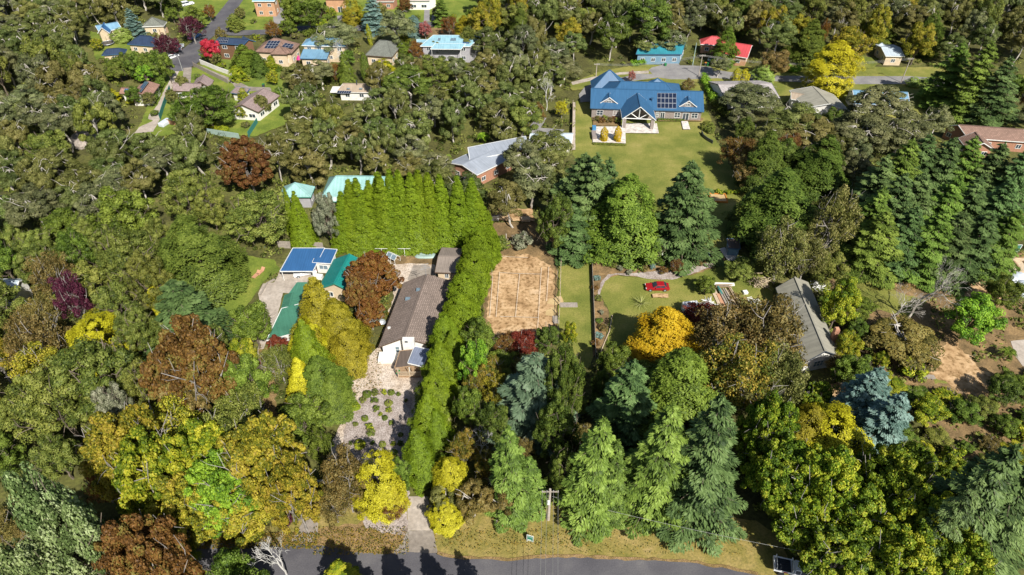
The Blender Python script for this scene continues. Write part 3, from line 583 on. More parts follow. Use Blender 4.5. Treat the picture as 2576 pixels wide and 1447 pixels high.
a, b = P(541, 141, 0), P(575, 146, 0); m_ = MB(); m_.box(((a.x+b.x)/2, a.y+1, 1.2), (b.x-a.x, 2.4, .2)); m_.box(((a.x+b.x)/2, a.y-.2, 2.2), (b.x-a.x, .08, .1)); [m_.box((a.x+(b.x-a.x)*k/10, a.y-.2, 1.1), (.08, .08, 2.2)) for k in range(11)]; m_.build('balcony', MAT['trim_brown'], h)
m_ = MB(); m_.box(((a.x+b.x)/2, a.y+3.05, 1.4), (b.x-a.x+.4, .5, 2.8)); m_.build('wall', MAT['wall_white'], h)
h, vs = simple('house', 'brown tiled hip roofed brick house with two dark solar arrays below the side street', 'house', [('hx', (641,131), (733,135.5), (688,97), 4, 7, 'roof_rust', 'wall_cream', dict(trim='trim_brown', storeys=1)), ('hx', (680,137), (722,138), (700,116), 4, 6, 'roof_rust', 'wall_cream', dict(trim='trim_brown'))])
panels(h, vs[0]['plane'], [(664,121.5), (694,122), (706,103), (676,102.5)], 4, 3); panels(h, vs[0]['plane'], [(707,118), (733,121), (740,112), (718,108)], 3, 2)
h, vs = simple('house', 'blue metal roofed two level house behind grey leafed gum, pink umbrella at its deck', 'house', [('hx', (759,115), (868,118), (796,94), 5.2, 7, 'roof_sky', 'wall_cream', dict(storeys=2)), ('mono', (754,148), (822,149.5), (764,124), 3, 3.9, 'roof_sky', 'wall_cream', dict(trim='trim_blue', door=True))])
h, vs = simple('house', 'house with big slate green hip roof behind the golden conifer', 'house', [('hx', (919,140), (986,145), (955,102), 3.2, 6.0, 'roof_slate', 'wall_cream', dict(trim='trim_brown'))])
h, vs = simple('house', 'wide pale ice blue metal roofed house with raised verandah and skylights', 'house', [('mono', (1057,117), (1182,118), (1090,89), 5.2, 6.2, 'roof_ice', 'wall_grey', dict(storeys=2, trim='trim_white')), ('mono', (1083,124), (1160,124.5), (1095,110), 5.1, 5.6, 'roof_ice', 'wall_grey', dict(trim='trim_white', nowall=True)), ('mono', (1050,114), (1096,115), (1048,100), 5.0, 5.4, 'roof_ice', 'wall_grey', dict(trim='trim_white', wins=False))])
panels(h, vs[0]['plane'], [(1134,120), (1158,120.5), (1160,112.5), (1138,112)], 3, 1); panels(h, vs[0]['plane'], [(1163,110), (1180,110.5), (1183,100), (1166,99.5)], 3, 1, mat='panel_blue')
for u in (1105, 1137, 1144):
    q = onroof(vs[0]['plane'], u, 99); m_ = MB(); m_.box((q.x, q.y, q.z), (.8, 1.9, .2)); m_.build('skylight', MAT['glass_pale'], h)
a, b = P(1084, 141, 0), P(1158, 143, 0); m_ = MB(); m_.box(((a.x+b.x)/2, a.y+1.5, 2.4), (b.x-a.x, 3.4, .2)); m_.box(((a.x+b.x)/2, a.y-.1, 3.4), (b.x-a.x, .07, .08)); [m_.box((a.x+(b.x-a.x)*k/5, a.y-.1, 2.6), (.14, .14, 5.2)) for k in range(6)]; m_.build('verandah', MAT['wall_blue'], h)
h, vs = simple('cottage', 'small cottage in the gums with brown ribbed roof, two skylights and dark solar strip', 'cottage', [('gx', (846,232), (927,233.5), (863,211), 2.6, 4.4, 'roof_taupe', 'wall_white')])
panels(h, vs[0]['plane'], [(847,235), (880,236), (885,229), (850,228)], 6, 1)
for u in (876.5, 908):
    q = onroof(vs[0]['plane'], u, 222.5); m_ = MB(); m_.box((q.x, q.y, q.z), (.9, .9, .15)); m_.build('skylight', MAT['glass_pale'], h)
q = onroof(vs[0]['plane'], 898, 214); m_ = MB(); m_.tube([q, q+Vector((0, 0, 1.5))], .15); m_.build('flue', MAT['trim_dark'], h)
a = P(838, 241, 0); m_ = MB(); m_.box((a.x+1, a.y+1.5, 1.2), (3.2, 4, .15)); m_.build('side_roof', MAT['trim_white'], h)
h, vs = simple('gazebo', 'tiny blue gazebo with a pitched roof standing alone in the bush', 'gazebo', [('gy', (1072,193), (1097,193), (1084.5,180), 2.4, 3.7, 'roof_sky', 'wall_blue', dict(nowall=True, trim='trim_blue'))])
a = P(1084, 205, 0); m_ = MB(); m_.box((a.x, a.y+.6, .4), (2.3, 1.8, .8)); m_.build('bench', MAT['timber_grey'], h)
h, vs = simple('house', 'terracotta tiled house with two rows of blue solar panels beside the long concrete drive', 'house', [('gy', (327,245), (379,244.5), (374,205), 2.8, 3.9, 'roof_terracotta', 'wall_white', dict(trim='trim_brown')), ('gx', (300,236), (352,238), (305,222), 2.8, 4.0, 'roof_terracotta', 'wall_white', dict(trim='trim_brown'))])
panels(h, vs[0]['plane'], [(344,231), (354,232), (374,206), (364,205)], 2, 10, mat='panel_blue'); panels(h, vs[1]['plane'], [(311,231), (335,233), (343,223.5), (314,223)], 6, 2, mat='panel_blue')
h, vs = simple('house', 'white house under a pale brown tiled double gable roof beside the concrete drive', 'house', [('gx', (434,229), (505,232), (436,209), 2.8, 4.2, 'roof_mauve', 'wall_white', dict(trim='trim_brown')), ('gy', (484,217), (528,221), (512,188), 2.8, 4.4, 'roof_mauve', 'wall_white', dict(trim='trim_brown'))])
simple('garage', 'flat roofed white garage beside the small green cypress ball', 'garage', [('mono', (580,234), (614,240), (596,218), 2.5, 2.8, 'roof_mauve', 'wall_white', dict(trim='trim_blue'))])
h, vs = simple('house', 'white walled house with brown tiled gable roof overlooking a square green lawn', 'house', [('gy', (576,278), (650,283), (664,223), 2.9, 4.8, 'roof_mauve', 'wall_white', dict(trim='trim_brown', win_w=1.9))])
# top row
simple('house', 'orange brick house with white verandah roof at the top edge, left of centre', 'house', [('mono', (634,4), (690,4), (645,-14), 5.6, 6, 'roof_ice', 'wall_orange', dict(storeys=2))])
simple('house', 'timber posted house cut by the top edge above the olive conifer', 'house', [('mono', (815,-2), (866,-2), (820,-20), 5.0, 5.4, 'roof_rust', 'wall_orange', dict(door=True))])
simple('house', 'brown tiled house cut by the top edge beside the tall blue spruce', 'house', [('gx', (935,5), (990,5), (940,-12), 3.0, 4.6, 'roof_rust', 'wall_brick')])
simple('house', 'white house with balustrade cut by the top edge above twin driveways', 'house', [('gx', (1020,2), (1080,2), (1030,-14), 3.6, 5.2, 'roof_rust', 'wall_white', dict(win_w=2))])
# upper right houses
simple('house', 'teal painted house shaded by tall gums behind the cul de sac', 'house', [('gx', (1600,137), (1715,137), (1610,108), 3.4, 5.4, 'roof_tealblue', 'wall_blue', dict(trim='trim_blue'))])
simple('house', 'red metal roofed house behind a tall dark green conifer', 'house', [('hx', (1762,112), (1828,116), (1790,92), 3, 5, 'roof_red', 'wall_orange'), ('gx', (1800,134), (1880,147), (1812,103), 3, 5.0, 'roof_red', 'wall_orange')])
simple('house', 'house with pale lilac grey tiled roof beside the brown garden path', 'house', [('gx', (1825,251), (1962,248), (1806,213), 3, 4.8, 'roof_lilac', 'wall_white', dict(trim='trim_dark'))])
simple('house', 'white house under a beige ribbed gable roof below the golden conifer', 'house', [('gy', (2024,272), (2139,283), (2045,218), 3.2, 5.0, 'roof_stone', 'wall_white', dict(win_w=2)), ('gx', (1990,250), (2060,262), (1990,233), 3.0, 3.9, 'roof_taupe', 'wall_white')])
simple('house', 'slate blue roofed house mostly hidden under a spreading grey gum', 'house', [('gx', (2150,262), (2290,268), (2145,228), 3, 5, 'roof_sky', 'wall_white')])
simple('house', 'grey blue flat roofed house in the trees across the right hand road', 'house', [('gx', (2228,142), (2276,143), (2217,120), 3, 3.9, 'roof_pale', 'wall_cream'), ('pyr', (2205,118), (2228,118), (2216,111), 3, 4, 'roof_pale', 'wall_cream')])
h, vs = simple('house', 'brown tiled brick house at the right edge behind the big cedars', 'house', [('gx', (2434,348), (2600,360), (2410,315), 3, 5, 'roof_rust', 'wall_brick'), ('gy', (2432,376), (2502,378), (2453,333), 2.8, 4.6, 'roof_rust', 'wall_brick')])
h, vs = simple('house', 'long grey roofed house with white front gable and brick chimney, seen at an angle', 'house', [('gy', (2022,914), (2112,896), (1999.4,698), 3, 5.0, 'roof_stone', 'wall_white', dict(trim='trim_dark', wins=False))])
fl = sorted(sorted(vs[0]['walls'], key=lambda q: q.y)[:3], key=lambda q: q.x); L = (fl[-1]-fl[0]).length; window_on(h, Vector(fl[0]), Vector(fl[-1]), L/2-1.0, L/2+.9, .9, 2.3, panes=3, pane='glass_pale')
q = P(2098, 846, 4.0); m_ = MB(); m_.box((q.x, q.y, 2.9), (.8, .8, 5.8)); m_.build('chimney', MAT['wall_brick'], h); m_ = MB(); m_.box((q.x, q.y, 5.88), (.6, .6, .2)); m_.build('chimney_pot', MAT['terracotta'], h)
h, vs = simple('shed', 'small blue garden shed with glass front and grey roof on white paving', 'shed', [('mono', (1832,626), (1862,627), (1829,601), 2.2, 2.5, 'roof_smoke', 'wall_blue', dict(trim='trim_blue', door=True, inset=.15))])
a = P(1835, 655, 0); patch('paving', [(1808,630), (1822,626), (1836,646), (1872,650), (1872,660), (1830,660)], 'pavers', 0)
simple('shelter', 'open shelter with flat green roof at the right edge behind the raised beds', 'shelter', [('mono', (2520,634), (2562,632), (2530,619), 2.5, 2.6, 'roof_sage', 'wall_grey', dict(nowall=True))])
simple('house', 'pale metal roof cut by the left edge above the purple tree', 'house', [('gx', (-60,742), (38,742), (-50,708), 3.2, 4.6, 'roof_pale', 'wall_white')])
simple('shed', 'tiny shed with pale silver roof behind the dark conifer by the orange sandpit', 'shed', [('gx', (1905,508), (1945,508), (1908,488), 2.2, 2.9, 'roof_pale', 'wall_white', dict(wins=False))])
# ------------------------------------------------------------ vehicles and loose things
def car(label, u, v, heading, paint, kind='sedan', name='parked_car', cat='car', scale=1.0, group=None):
    p = P(u, v, 0); root = empty(name, (p.x, p.y, 0.03), label, cat, group, R(heading)); root.scale = (scale,)*3
    suv = kind != 'sedan'; zb = .28 if not suv else .34; hb = .88 if not suv else 1.0; ht = 1.42 if not suv else 1.72; wd = .88 if not suv else .92
    low = [(-2.25,zb),(2.2,zb),(2.3,zb+.25),(2.2,hb-.14),(1.0,hb),(-1.9,hb+.02),(-2.28,hb-.08),(-2.33,zb+.3)]
    body = MB(); body.profile(low, -wd, wd)
    r0, r1, r2, r3 = (-1.85, -1.2, .1, .95) if not suv else (-2.2, -1.95, .1, .9)
    y0, y1 = wd-.06, wd-.2; top = [(r0,hb),(r1,ht),(r2,ht),(r3,hb)]
    vs = [(x, -(y0 if z < hb+.01 else y1), z) for x, z in top]+[(x, (y0 if z < hb+.01 else y1), z) for x, z in top]
    body.add(vs, [(0,1,2,3)[::-1],(4,5,6,7),(0,4,5,1)[::-1],(1,5,6,2)[::-1],(2,6,7,3)[::-1]])
    body.build('body', MAT[paint], root, bevel=.07)
    def glass(nm, q, off):
        m = MB(); m.add([tuple(Vector(a)+Vector(off)) for a in q], [tuple(range(len(q)))]); m.build(nm, MAT['glass'], root)
    def lp(a, b, t): return Vector(a).lerp(Vector(b), t)
    f0, f1 = (r3, hb), (r2, ht)
    glass('windscreen', [(r3-.06, -y0+.1, hb+.05), (r3-.06, y0-.1, hb+.05), (r2+.05, y1-.05, ht-.04), (r2+.05, -y1+.05, ht-.04)], (.03, 0, .03))
    glass('rear_window', [(r0+.06, y0-.1, hb+.06), (r0+.06, -y0+.1, hb+.06), (r1-.03, -y1+.05, ht-.05), (r1-.03, y1-.05, ht-.05)], (-.03, 0, .03))
    for s in (-1, 1):
        yb, yt = s*(y0+.012), s*(y1+.035)
        xm = (r1+r2)/2
        for xa, xb in ((r1-.1, xm-.05), (xm+.05, r2+.1)):
            ta = .2*(r1-r0) if xa < xm-.3 else 0; tb_ = .55*(r3-r2) if xb > xm+.3 else 0
            glass('side_window', [(xa-ta, yb, hb+.06), (xb+tb_, yb, hb+.06), (xb, yt, ht-.1), (xa, yt, ht-.1)], (0, 0, 0))
        m = MB(); m.box((2.24, s*.62, hb-.24), (.1, .36, .16)); m.build('headlight', MAT['trim_white'], root)
        m = MB(); m.box((-2.3, s*.66, hb-.2), (.08, .3, .18)); m.build('tail_light', MAT['lamp_red'], root)
        m = MB(); m.box((r2+.35, s*(wd+.1), hb+.08), (.14, .2, .14)); m.build('mirror', MAT[paint], root)
        for x in (-1.42, 1.42):
            w_ = MB(); w_.tube([(x, s*(wd-.18), .33), (x, s*(wd+.03), .33)], .33, 14); wh = w_.build('wheel', MAT['rubber'], root)
            w_ = MB(); w_.tube([(x, s*(wd+.03), .33), (x, s*(wd+.045), .33)], .19, 10); w_.build('rim', MAT['paint_silver'], wh)
    return root
car('dark red sedan parked alone on the round lawn', 1652, 727, 180, 'paint_red')
car('black car at the end of the driveway by the grey roofed house', 1328, 305, 60, 'paint_dark', 'suv')
car('white car half under the blue carport roof', 768, 690, 200, 'paint_white', 'suv')
car('dark blue car parked on the road under the big purple plum', 491, 96, 62, 'paint_blue', 'suv')
car('white car parked at the road edge nearest the street lamp', 433, 147, 55, 'paint_white')
car('silver car parked between the purple trees and the road, upper of two', 446, 121, 20, 'paint_silver', 'suv')
car('silver grey car parked between the purple trees and the road, lower of two', 440, 130, 20, 'paint_silver')
car('white car near the top left, in front of the yellow green bush', 473, 14, 40, 'paint_white', 'suv')
car('white car parked before the red roofed house', 1797, 160, -60, 'paint_white', 'suv')
# ute with tray
p = P(2001, 1441, 0); ut = empty('parked_ute', (p.x, p.y, .03), 'white dual cab ute with black tray and tubular racks on the verge', 'ute', None, R(-14)); ut.scale = (1.06,)*3
m = MB(); m.profile([(-.55,.45),(2.55,.45),(2.66,.7),(2.6,1.02),(1.5,1.14),(-.55,1.14)], -.92, .92)
tp = [(-.5,1.14),(-.42,1.8),(.75,1.8),(1.5,1.14)]; vs = [(x, -(.88 if z < 1.2 else .7), z) for x, z in tp]+[(x, (.88 if z < 1.2 else .7), z) for x, z in tp]
m.add(vs, [(0,1,2,3)[::-1],(4,5,6,7),(0,4,5,1)[::-1],(1,5,6,2)[::-1],(2,6,7,3)[::-1]]); m.build('cab', MAT['paint_white'], ut, bevel=.07)
m = MB(); m.box((-1.75, 0, .92), (2.25, 1.8, .1)); [m.box((-1.75, s*.93, 1.12), (2.3, .05, .34)) for s in (-1, 1)]; m.box((-2.9, 0, 1.12), (.05, 1.9, .34)); m.build('tray', MAT['paint_white'], ut)
m = MB(); m.box((-1.72, .05, 1.08), (1.75, 1.5, .16)); [m.box((-1.72, -.6+.3*k, 1.17), (1.75, .04, .03)) for k in range(5)]; m.build('tonneau', MAT['paint_dark'], ut)
for x in (-.68, -2.6):
    m = MB(); m.tube([(x,-.9,1.0),(x-.05,-.86,1.85),(x-.05,.86,1.85),(x,.9,1.0)], .05, 6); m.build('rack', MAT['trim_white'], ut)
m = MB(); m.add([(1.52,-.78,1.19),(1.52,.78,1.19),(.8,.64,1.79),(.8,-.64,1.79)], [(0,1,2,3)]); m.build('windscreen', MAT['glass'], ut)
for s in (-1, 1):
    for xa, xb, tb_ in ((-.38,.18,0),(.28,.75,.5)):
        m = MB(); m.add([(xa, s*.9, 1.2), (xb+tb_, s*.9, 1.2), (xb, s*.74, 1.72), (xa, s*.74, 1.72)], [(0,1,2,3)]); m.build('side_window', MAT['glass'], ut)
    for x in (-1.9, 1.75):
        m = MB(); m.tube([(x, s*.72, .4), (x, s*.96, .4)], .4, 14); wh = m.build('wheel', MAT['rubber'], ut)
    m = MB(); m.box((2.62, s*.65, .85), (.08, .34, .18)); m.build('headlight', MAT['trim_white'], ut)
m = MB(); m.box((-1.5, -.965, 1.12), (.5, .02, .2)); m.build('tray_panel', MAT['lamp_red'], ut)
# power poles, street lamps, wires
def pole(label, u, v, vt, arm=1.7, armz=.25, name='power_pole', box=False, mat='pole_wood', rz=0.0, rad=.15):
    p = P(u, v, 0); H = top_z(p.y, vt); r = empty(name, (p.x, p.y, 0), label, 'power pole' if name == 'power_pole' else 'pole', None, rz)
    m = MB(); m.tube([(0, 0, 0), (0, 0, H)], [rad, rad*.65], 10); m.build('shaft', MAT[mat], r)
    if arm:
        m = MB(); m.box((0, -.16, H-armz), (arm*2, .14, .16)); a = m.build('crossarm', MAT['timber_grey'], r)
        for s in (-.92, -.38, .38, .92):
            m = MB(); m.tube([(s*arm, -.16, H-armz+.08), (s*arm, -.16, H-armz+.3)], [.05, .03], 8); m.build('insulator', MAT['trim_white'], r)
    if box:
        m = MB(); m.box((-.12, -.2, H*.62), (.34, .2, 1.0)); m.build('fuse_box', MAT['trim_white'], r, bevel=.05)
    return p, H
pm, Hm = pole('pale timber power pole with crossarm and four wires at the front of the block', 1379, 1308, 1231, 1.15, .35, box=True, rad=.24)
pA, HA = pole('tall pale power pole at the end of the cul de sac', 1757, 194, 138, .9)
pB, HB = pole('leaning height pale power pole beside the right hand road', 2266, 210, 146, .9)
pC, HC = pole('short pale power pole behind the blue roof on the left', 1499, 194, 160, .8)
pole('greenish pole standing beside the red roofed house', 1742, 166, 108, 0, name='pole', mat='pale_green')
pD, HD = pole('pale pole on the far right behind the leaning cypress', 2374, 168, 118, .8)
def wire(label, a, b, sag, rad=.022):
    pts = []; 
    for k in range(17):
        t = k/16; q = Vector(a).lerp(Vector(b), t); q.z -= sag*4*t*(1-t); pts.append(q)
    m = MB(); m.tube(pts, rad, 4); tag(m.build('power_line', MAT['wire']), label, 'power line', group='overhead wires')
for i, s in enumerate((-.92, -.38, .38, .92)):
    wire('overhead wire crossing the front street from the timber pole', (pm.x+s*1.15, pm.y-.16, Hm-.1), (pm.x+s*1.2-2.0, pm.y-38, Hm+.5), .7, .02)
wire('thin service wire running right over the front verge', (pm.x+.3, pm.y-.2, Hm-1.4), (P(2060,1395,5).x, P(2060,1395,5).y, 5), .6, .02)
for s in (-.8, -.3, .3, .8):
    wire('overhead wire between the poles beside the cul de sac', (pC.x, pC.y+s*.8, HC-.2), (pA.x, pA.y+s*.8, HA-.2), 1.2, .017)
    wire('overhead wire between the poles along the right hand road', (pA.x, pA.y+s*.8, HA-.2), (pB.x, pB.y+s*.8, HB-.2), 2.2, .017)
p = P(460, 180, 0); H = top_z(p.y, 138); r = empty('street_lamp', (p.x, p.y, 0), 'grey street lamp at the foot of the upper left road', 'street lamp')
m = MB(); m.tube([(0,0,0),(0,0,H-1),(-.3,0,H-.3),(-1.6,0,H)], [.11,.08,.07,.05], 8); m.build('column', MAT['steel'], r)
m = MB(); m.box((-1.9, 0, H), (.8, .28, .16)); m.build('lamp_head', MAT['trim_white'], r, bevel=.04)
# sign at the front
p = P(1333, 1366, 0); r = empty('property_sign', (p.x, p.y, 0), 'teal and white property sign on posts at the front of the block', 'sign', None, R(-16))
for s in (-.42, .42):
    m = MB(); m.box((s, .06, .95), (.07, .07, 1.9)); m.build('post', MAT['trim_white'], r)
m = MB(); m.box((0, 0, 1.25), (.95, .05, 1.45)); b_ = m.build('board', MAT['trim_white'], r)
m = MB(); m.box((0, -.028, 1.25), (.8, .01, 1.28)); m.build('printed_face', MAT['sign_teal'], b_)
m = MB(); m.box((0, -.036, 1.72), (.66, .008, .2)); m.build('heading', MAT['pale_green'], b_)
m = MB(); m.box((0, -.036, 1.48), (.66, .008, .06)); m.build('printed_line', MAT['pale_green'], b_)
m = MB(); m.box((-.05, -.036, .82), (.56, .008, .2)); m.build('printed_logo', MAT['trim_white'], b_)
p = P(809, 1222, 0); r = empty('notice_sign', (p.x, p.y, 0), 'small blue and white sign board at the left driveway gate', 'sign')
m = MB(); m.box((0,0,.7),(.08,.08,1.4)); m.build('post', MAT['timber_grey'], r); m = MB(); m.box((0,-.06,1.3),(.9,.04,.6)); b_ = m.build('board', MAT['trim_white'], r); m = MB(); m.box((-.1,-.09,1.3),(.5,.01,.35)); m.build('printed_face', MAT['blue_plastic'], b_)
# bins
def bin_(label, u, v, mat='bin_green', lid=None):
    p = P(u, v, 0); r = empty('wheelie_bin', (p.x, p.y, .03), label, 'bin', None, rng.uniform(-.3, .3))
    m = MB(); m.add([(-.24,-.26,.05),(.24,-.26,.05),(.24,.26,.05),(-.24,.26,.05),(-.3,-.36,1.0),(.3,-.36,1.0),(.3,.34,1.0),(-.3,.34,1.0)], [(3,2,1,0),(4,5,6,7),(0,1,5,4),(1,2,6,5),(2,3,7,6),(3,0,4,7)]); m.build('body', MAT['trim_dark' if lid else mat], r)
    m = MB(); m.box((0, -.01, 1.04), (.66, .78, .08)); m.build('lid', MAT[lid or mat], r, bevel=.03)
bin_('green lidded wheelie bin beside the porch of the long brown roofed house', 1003, 946, 'bin_green', 'bin_green')
bin_('dark green wheelie bin on the kerb of the cul de sac', 1673, 168)
bin_('green wheelie bin with its pair near the pole right of the cul de sac', 1780, 166)
bin_('yellow lidded wheelie bin near the pole right of the cul de sac', 1774, 166, 'bin_green', 'orange_paint')
bin_('green lidded wheelie bin behind the white walled house', 664, 220, 'bin_green', 'bin_green')
# fences and walls
def fence(name, label, pts, h, mat, post=2.6, th=.07, rails=None, pm='timber_grey', cat='fence', z=0):
    ps = [P(u, v, 0) for u, v in pts]; r = empty(name, (0, 0, 0), label, cat); m = MB()
    for a, b in zip(ps, ps[1:]):
        d = b-a; L = d.length; rz = math.atan2(d.y, d.x); c = (a+b)/2
        if rails:
            for k in range(rails): m.box((c.x, c.y, h*(k+.6)/rails), (L, th, .1), rz)
        else: m.box((c.x, c.y, h/2), (L, th, h), rz)
        if post:
            for k in range(int(L/post)+1):
                q = a+d*(k*post/L); pp = MB(); pp.box((q.x, q.y, h/2+.04), (.12, .12, h+.08), rz); pp.build('post', MAT[pm], r)
    m.build('panel' if not rails else 'rail', MAT[mat], r)
fence('fence', 'white rendered wall below the two storey dark house', [(505,161),(545,178),(584,192)], 1.5, 'wall_white', 0, .2, cat='wall')
fence('fence', 'pale blue painted wall under the square green lawn', [(522,336),(603,349)], 1.5, 'pale_green', 0, .15, cat='wall')
fence('fence', 'teal sheet fence at the right side of the square green lawn', [(626,346),(649,310)], 1.6, 'teal_cloth', 0, .08)
fence('fence', 'teal sheet fence along the concrete drive', [(430,228),(414,272),(404,304)], 1.7, 'teal_cloth', 0, .08)
fence('fence', 'low red brick wall beside the fence of the left garden', [(423,312),(447,318),(470,328)], 1.4, 'wall_brick', 0, .2, cat='wall')
fence('fence', 'long brown timber fence along the sloping driveway', [(488,168),(530,190),(575,212)], 1.5, 'timber_grey', 2.6)
fence('fence', 'brown timber fence above the terraced lawns behind the dark navy roof', [(310,100),(345,94)], 1.8, 'timber', 2.6)
fence('fence', 'brown timber fence beside the purple trees', [(404,88),(425,82)], 1.8, 'timber', 2.6)
fence('fence', 'timber boundary fence behind the pencil conifers', [(702,624),(762,626),(815,628)], 1.8, 'timber_grey', 2.6)
fence('fence', 'tall wire fence rail along the right side of the clay court', [(1411,655),(1408,770),(1403,868)], 2.3, 'timber_grey', 3.2, .04, 2, 'timber_pale')
fence('fence', 'timber boundary fence between the grass strip and the curved bed', [(1488,650),(1493,770),(1498,900)], 1.2, 'timber_grey', 2.8, .06)
fence('fence', 'pale boundary fence on the left side of the big lawn', [(1441,265),(1440,320),(1438,380)], 1.5, 'timber_pale', 2.8, .08)
fence('retaining_wall', 'curved dark retaining wall right of the big lawn', [(1764,336),(1768,346),(1778,354),(1792,362)], .9, 'paint_dark', 0, .2, cat='wall')
fence('garden_edging', 'timber edging curving along the planted bed beside the car lawn', [(1540,795),(1533,835),(1522,860),(1512,885),(1503,905)], .25, 'timber_pale', 0, .12, cat='edging')
fence('kerb', 'stone edging along the left driveway and clearing', [(700,700),(672,715),(655,745)], .35, 'timber_grey', 0, .3, cat='edging')
for i, u in enumerate((1273.5, 1320)):
    p = P(u, 619, 0); m = MB(); m.tube([(p.x, p.y, 0), (p.x, p.y, 3.2)], .05, 6); tag(m.build('fence_post', MAT['trim_white']), 'tall white post behind the clay court, %s of two' % ('left', 'right')[i], 'post')
for i, (u, v, h_) in enumerate(((1402,700,2.2),(1372.5,835,2.6),(1238,700,2.2))):
    p = P(u, v, 0); m = MB(); m.tube([(p.x, p.y, 0), (p.x, p.y, h_)], .05, 6); tag(m.build('net_post', MAT['timber_grey']), ['thin post between court and fence, upper right', 'thin post between court and fence, lower right', 'thin post at the left side of the clay court'][i], 'post')
# court lines, one painted marking
ln_ = MB(); zl = .02+.006*(LAYER[0]+2)
for a, b in (((1307.5,692.5),(1297,800.5)),((1307.5,692.5),(1362,694)),((1362,678),(1352,838)),((1380.5,675.5),(1375,762)),((1258,800.5),(1354,803)),((1258,649),(1328,652.5)),((1331,855),(1369,858)),((1258,690),(1307.5,692.5)),((1257,688),(1248,802)),((1240,700),(1232,800))):
    A, B = P(*a, 0), P(*b, 0); d = (B-A).normalized(); s = Vector((-d.y, d.x, 0))*.04; ln_.add([(A-s).xy[:]+(zl,), (A+s).xy[:]+(zl,), (B+s).xy[:]+(zl,), (B-s).xy[:]+(zl,)], [(0,1,2,3)])
tag(ln_.build('court_lines', MAT['line_white']), kind='structure')
def boxthing(name, label, cat, u, v, size, mat, rz=0, bevel=.02, z=0):
    p = P(u, v, 0); m = MB(); m.box((0, 0, size[2]/2), size); o = m.build(name, MAT[mat], None, bevel=bevel); o.location = (p.x, p.y, z+.02); o.rotation_euler = (0, 0, R(rz)); return tag(o, label, cat)
boxthing('concrete_slab', 'grey concrete slab on the grass strip right of the court fence', 'slab', 1431, 768, (3.3, 1.3, .12), 'timber_grey')
boxthing('concrete_slab', 'small grey slab lying between court and fence', 'slab', 1397, 805, (1.0, 2.0, .12), 'timber_grey')
patch('bare_earth', [(1640,744),(1680,743),(1681,753),(1642,753)], 'clay', .15, excl=False)
# sandpit
p = P(1806, 500, 0); r = empty('sandpit', (p.x, p.y, .03), 'square orange edged sandpit on the lawn beside the solitary cedar', 'sandpit', None, R(-4))
for c, s in (((0,-1.6),(3.9,.25)),((0,1.6),(3.9,.25)),((-1.85,0),(.25,2.95)),((1.85,0),(.25,2.95))):
    m = MB(); m.box((c[0], c[1], .2), (s[0], s[1], .4)); m.build('board', MAT['orange_paint'], r, bevel=.02)
m = MB(); m.box((0, 0, .12), (3.4, 2.9, .2)); m.build('sand', MAT['sand'], r)
# box trailer
p = P(1735, 788, 0); r = empty('box_trailer', (p.x, p.y, .03), 'white box trailer with dark roof hatch beside the red leafed shrub', 'trailer', None, R(8))
m = MB(); m.profile([(-1.5,.5),(1.5,.5),(1.5,2.0),(1.3,2.2),(-1.3,2.2),(-1.5,2.0)], -1.0, 1.0); m.build('body', MAT['paint_white'], r, bevel=.06)
m = MB(); m.box((.1, .1, 2.22), (1.5, .8, .08)); h_ = m.build('roof_hatch', MAT['paint_dark'], r); m = MB(); m.box((.1, .02, 2.28), (1.2, .3, .04)); m.build('hatch_glass', MAT['paint_silver'], h_)
m = MB(); m.box((0, -1.03, 1.3), (2.2, .05, .6)); m.build('side_window', MAT['glass'], r)
for s in (-1, 1):
    m = MB(); m.tube([(0, s*.95, .33), (0, s*1.12, .33)], .33, 12); m.build('wheel', MAT['rubber'], r)
m = MB(); m.tube([(-1.5,0,.5),(-2.4,0,.45)], .06, 6); m.build('tow_bar', MAT['steel'], r)
# timber stacks
def stack(label, u, v, L, n, rz, wd=.16, mats='timber_pale', zz=0):
    p = P(u, v, 0); g = random.Random(int(u)); r = empty('timber_stack', (p.x, p.y, .03), label, 'timber', None, R(rz))
    for k in range(n):
        m = MB(); m.box((g.uniform(-.2,.2), (k-n/2)*wd*1.3, .15+g.uniform(0,.35)), (L*g.uniform(.75,1), wd, .07), g.uniform(-.03,.03)); m.build('plank', MAT[g.choice([mats,'timber','timber_pale','timber_grey'])], r)
stack('stack of long loose planks, right of the timber pile frame', 1840, 752, 6.2, 8, 99)
stack('stack of pale and grey boards in the middle of the timber frame', 1822, 750, 5.4, 6, 97, .2, 'timber_grey')
stack('short cross stack of brown sticks at the top of the timber frame', 1820, 722, 3.6, 6, 0, .12, 'timber')
boxthing('timber_board', 'white wide board at the top of the timber frame', 'board', 1815, 716, (5.0, .7, .25), 'trim_white', -3)
boxthing('plywood_sheet', 'pale plywood sheet on the left side of the timber frame', 'sheet', 1803, 750, (1.0, 5.5, .2), 'timber_pale', 5)
boxthing('plywood_sheet', 'rusty pale sheet in the middle of the timber frame', 'sheet', 1815, 756, (1.1, 3.4, .3), 'terracotta', 5)
p = P(1808, 735, 0); m = MB(); m.tube([(0,1.2,.4),(.1,0,.5),(.3,-1.1,.4)], [.2,.28,.18], 8); o = m.build('rolled_tarp', MAT['teal_cloth']); o.location = (p.x, p.y, 0); tag(o, 'rolled teal tarp on the timber pile', 'tarp')
boxthing('crate', 'small white crate on grass left of the dead branch heap', 'crate', 1874, 738, (.9, .8, .5), 'trim_white', 10)
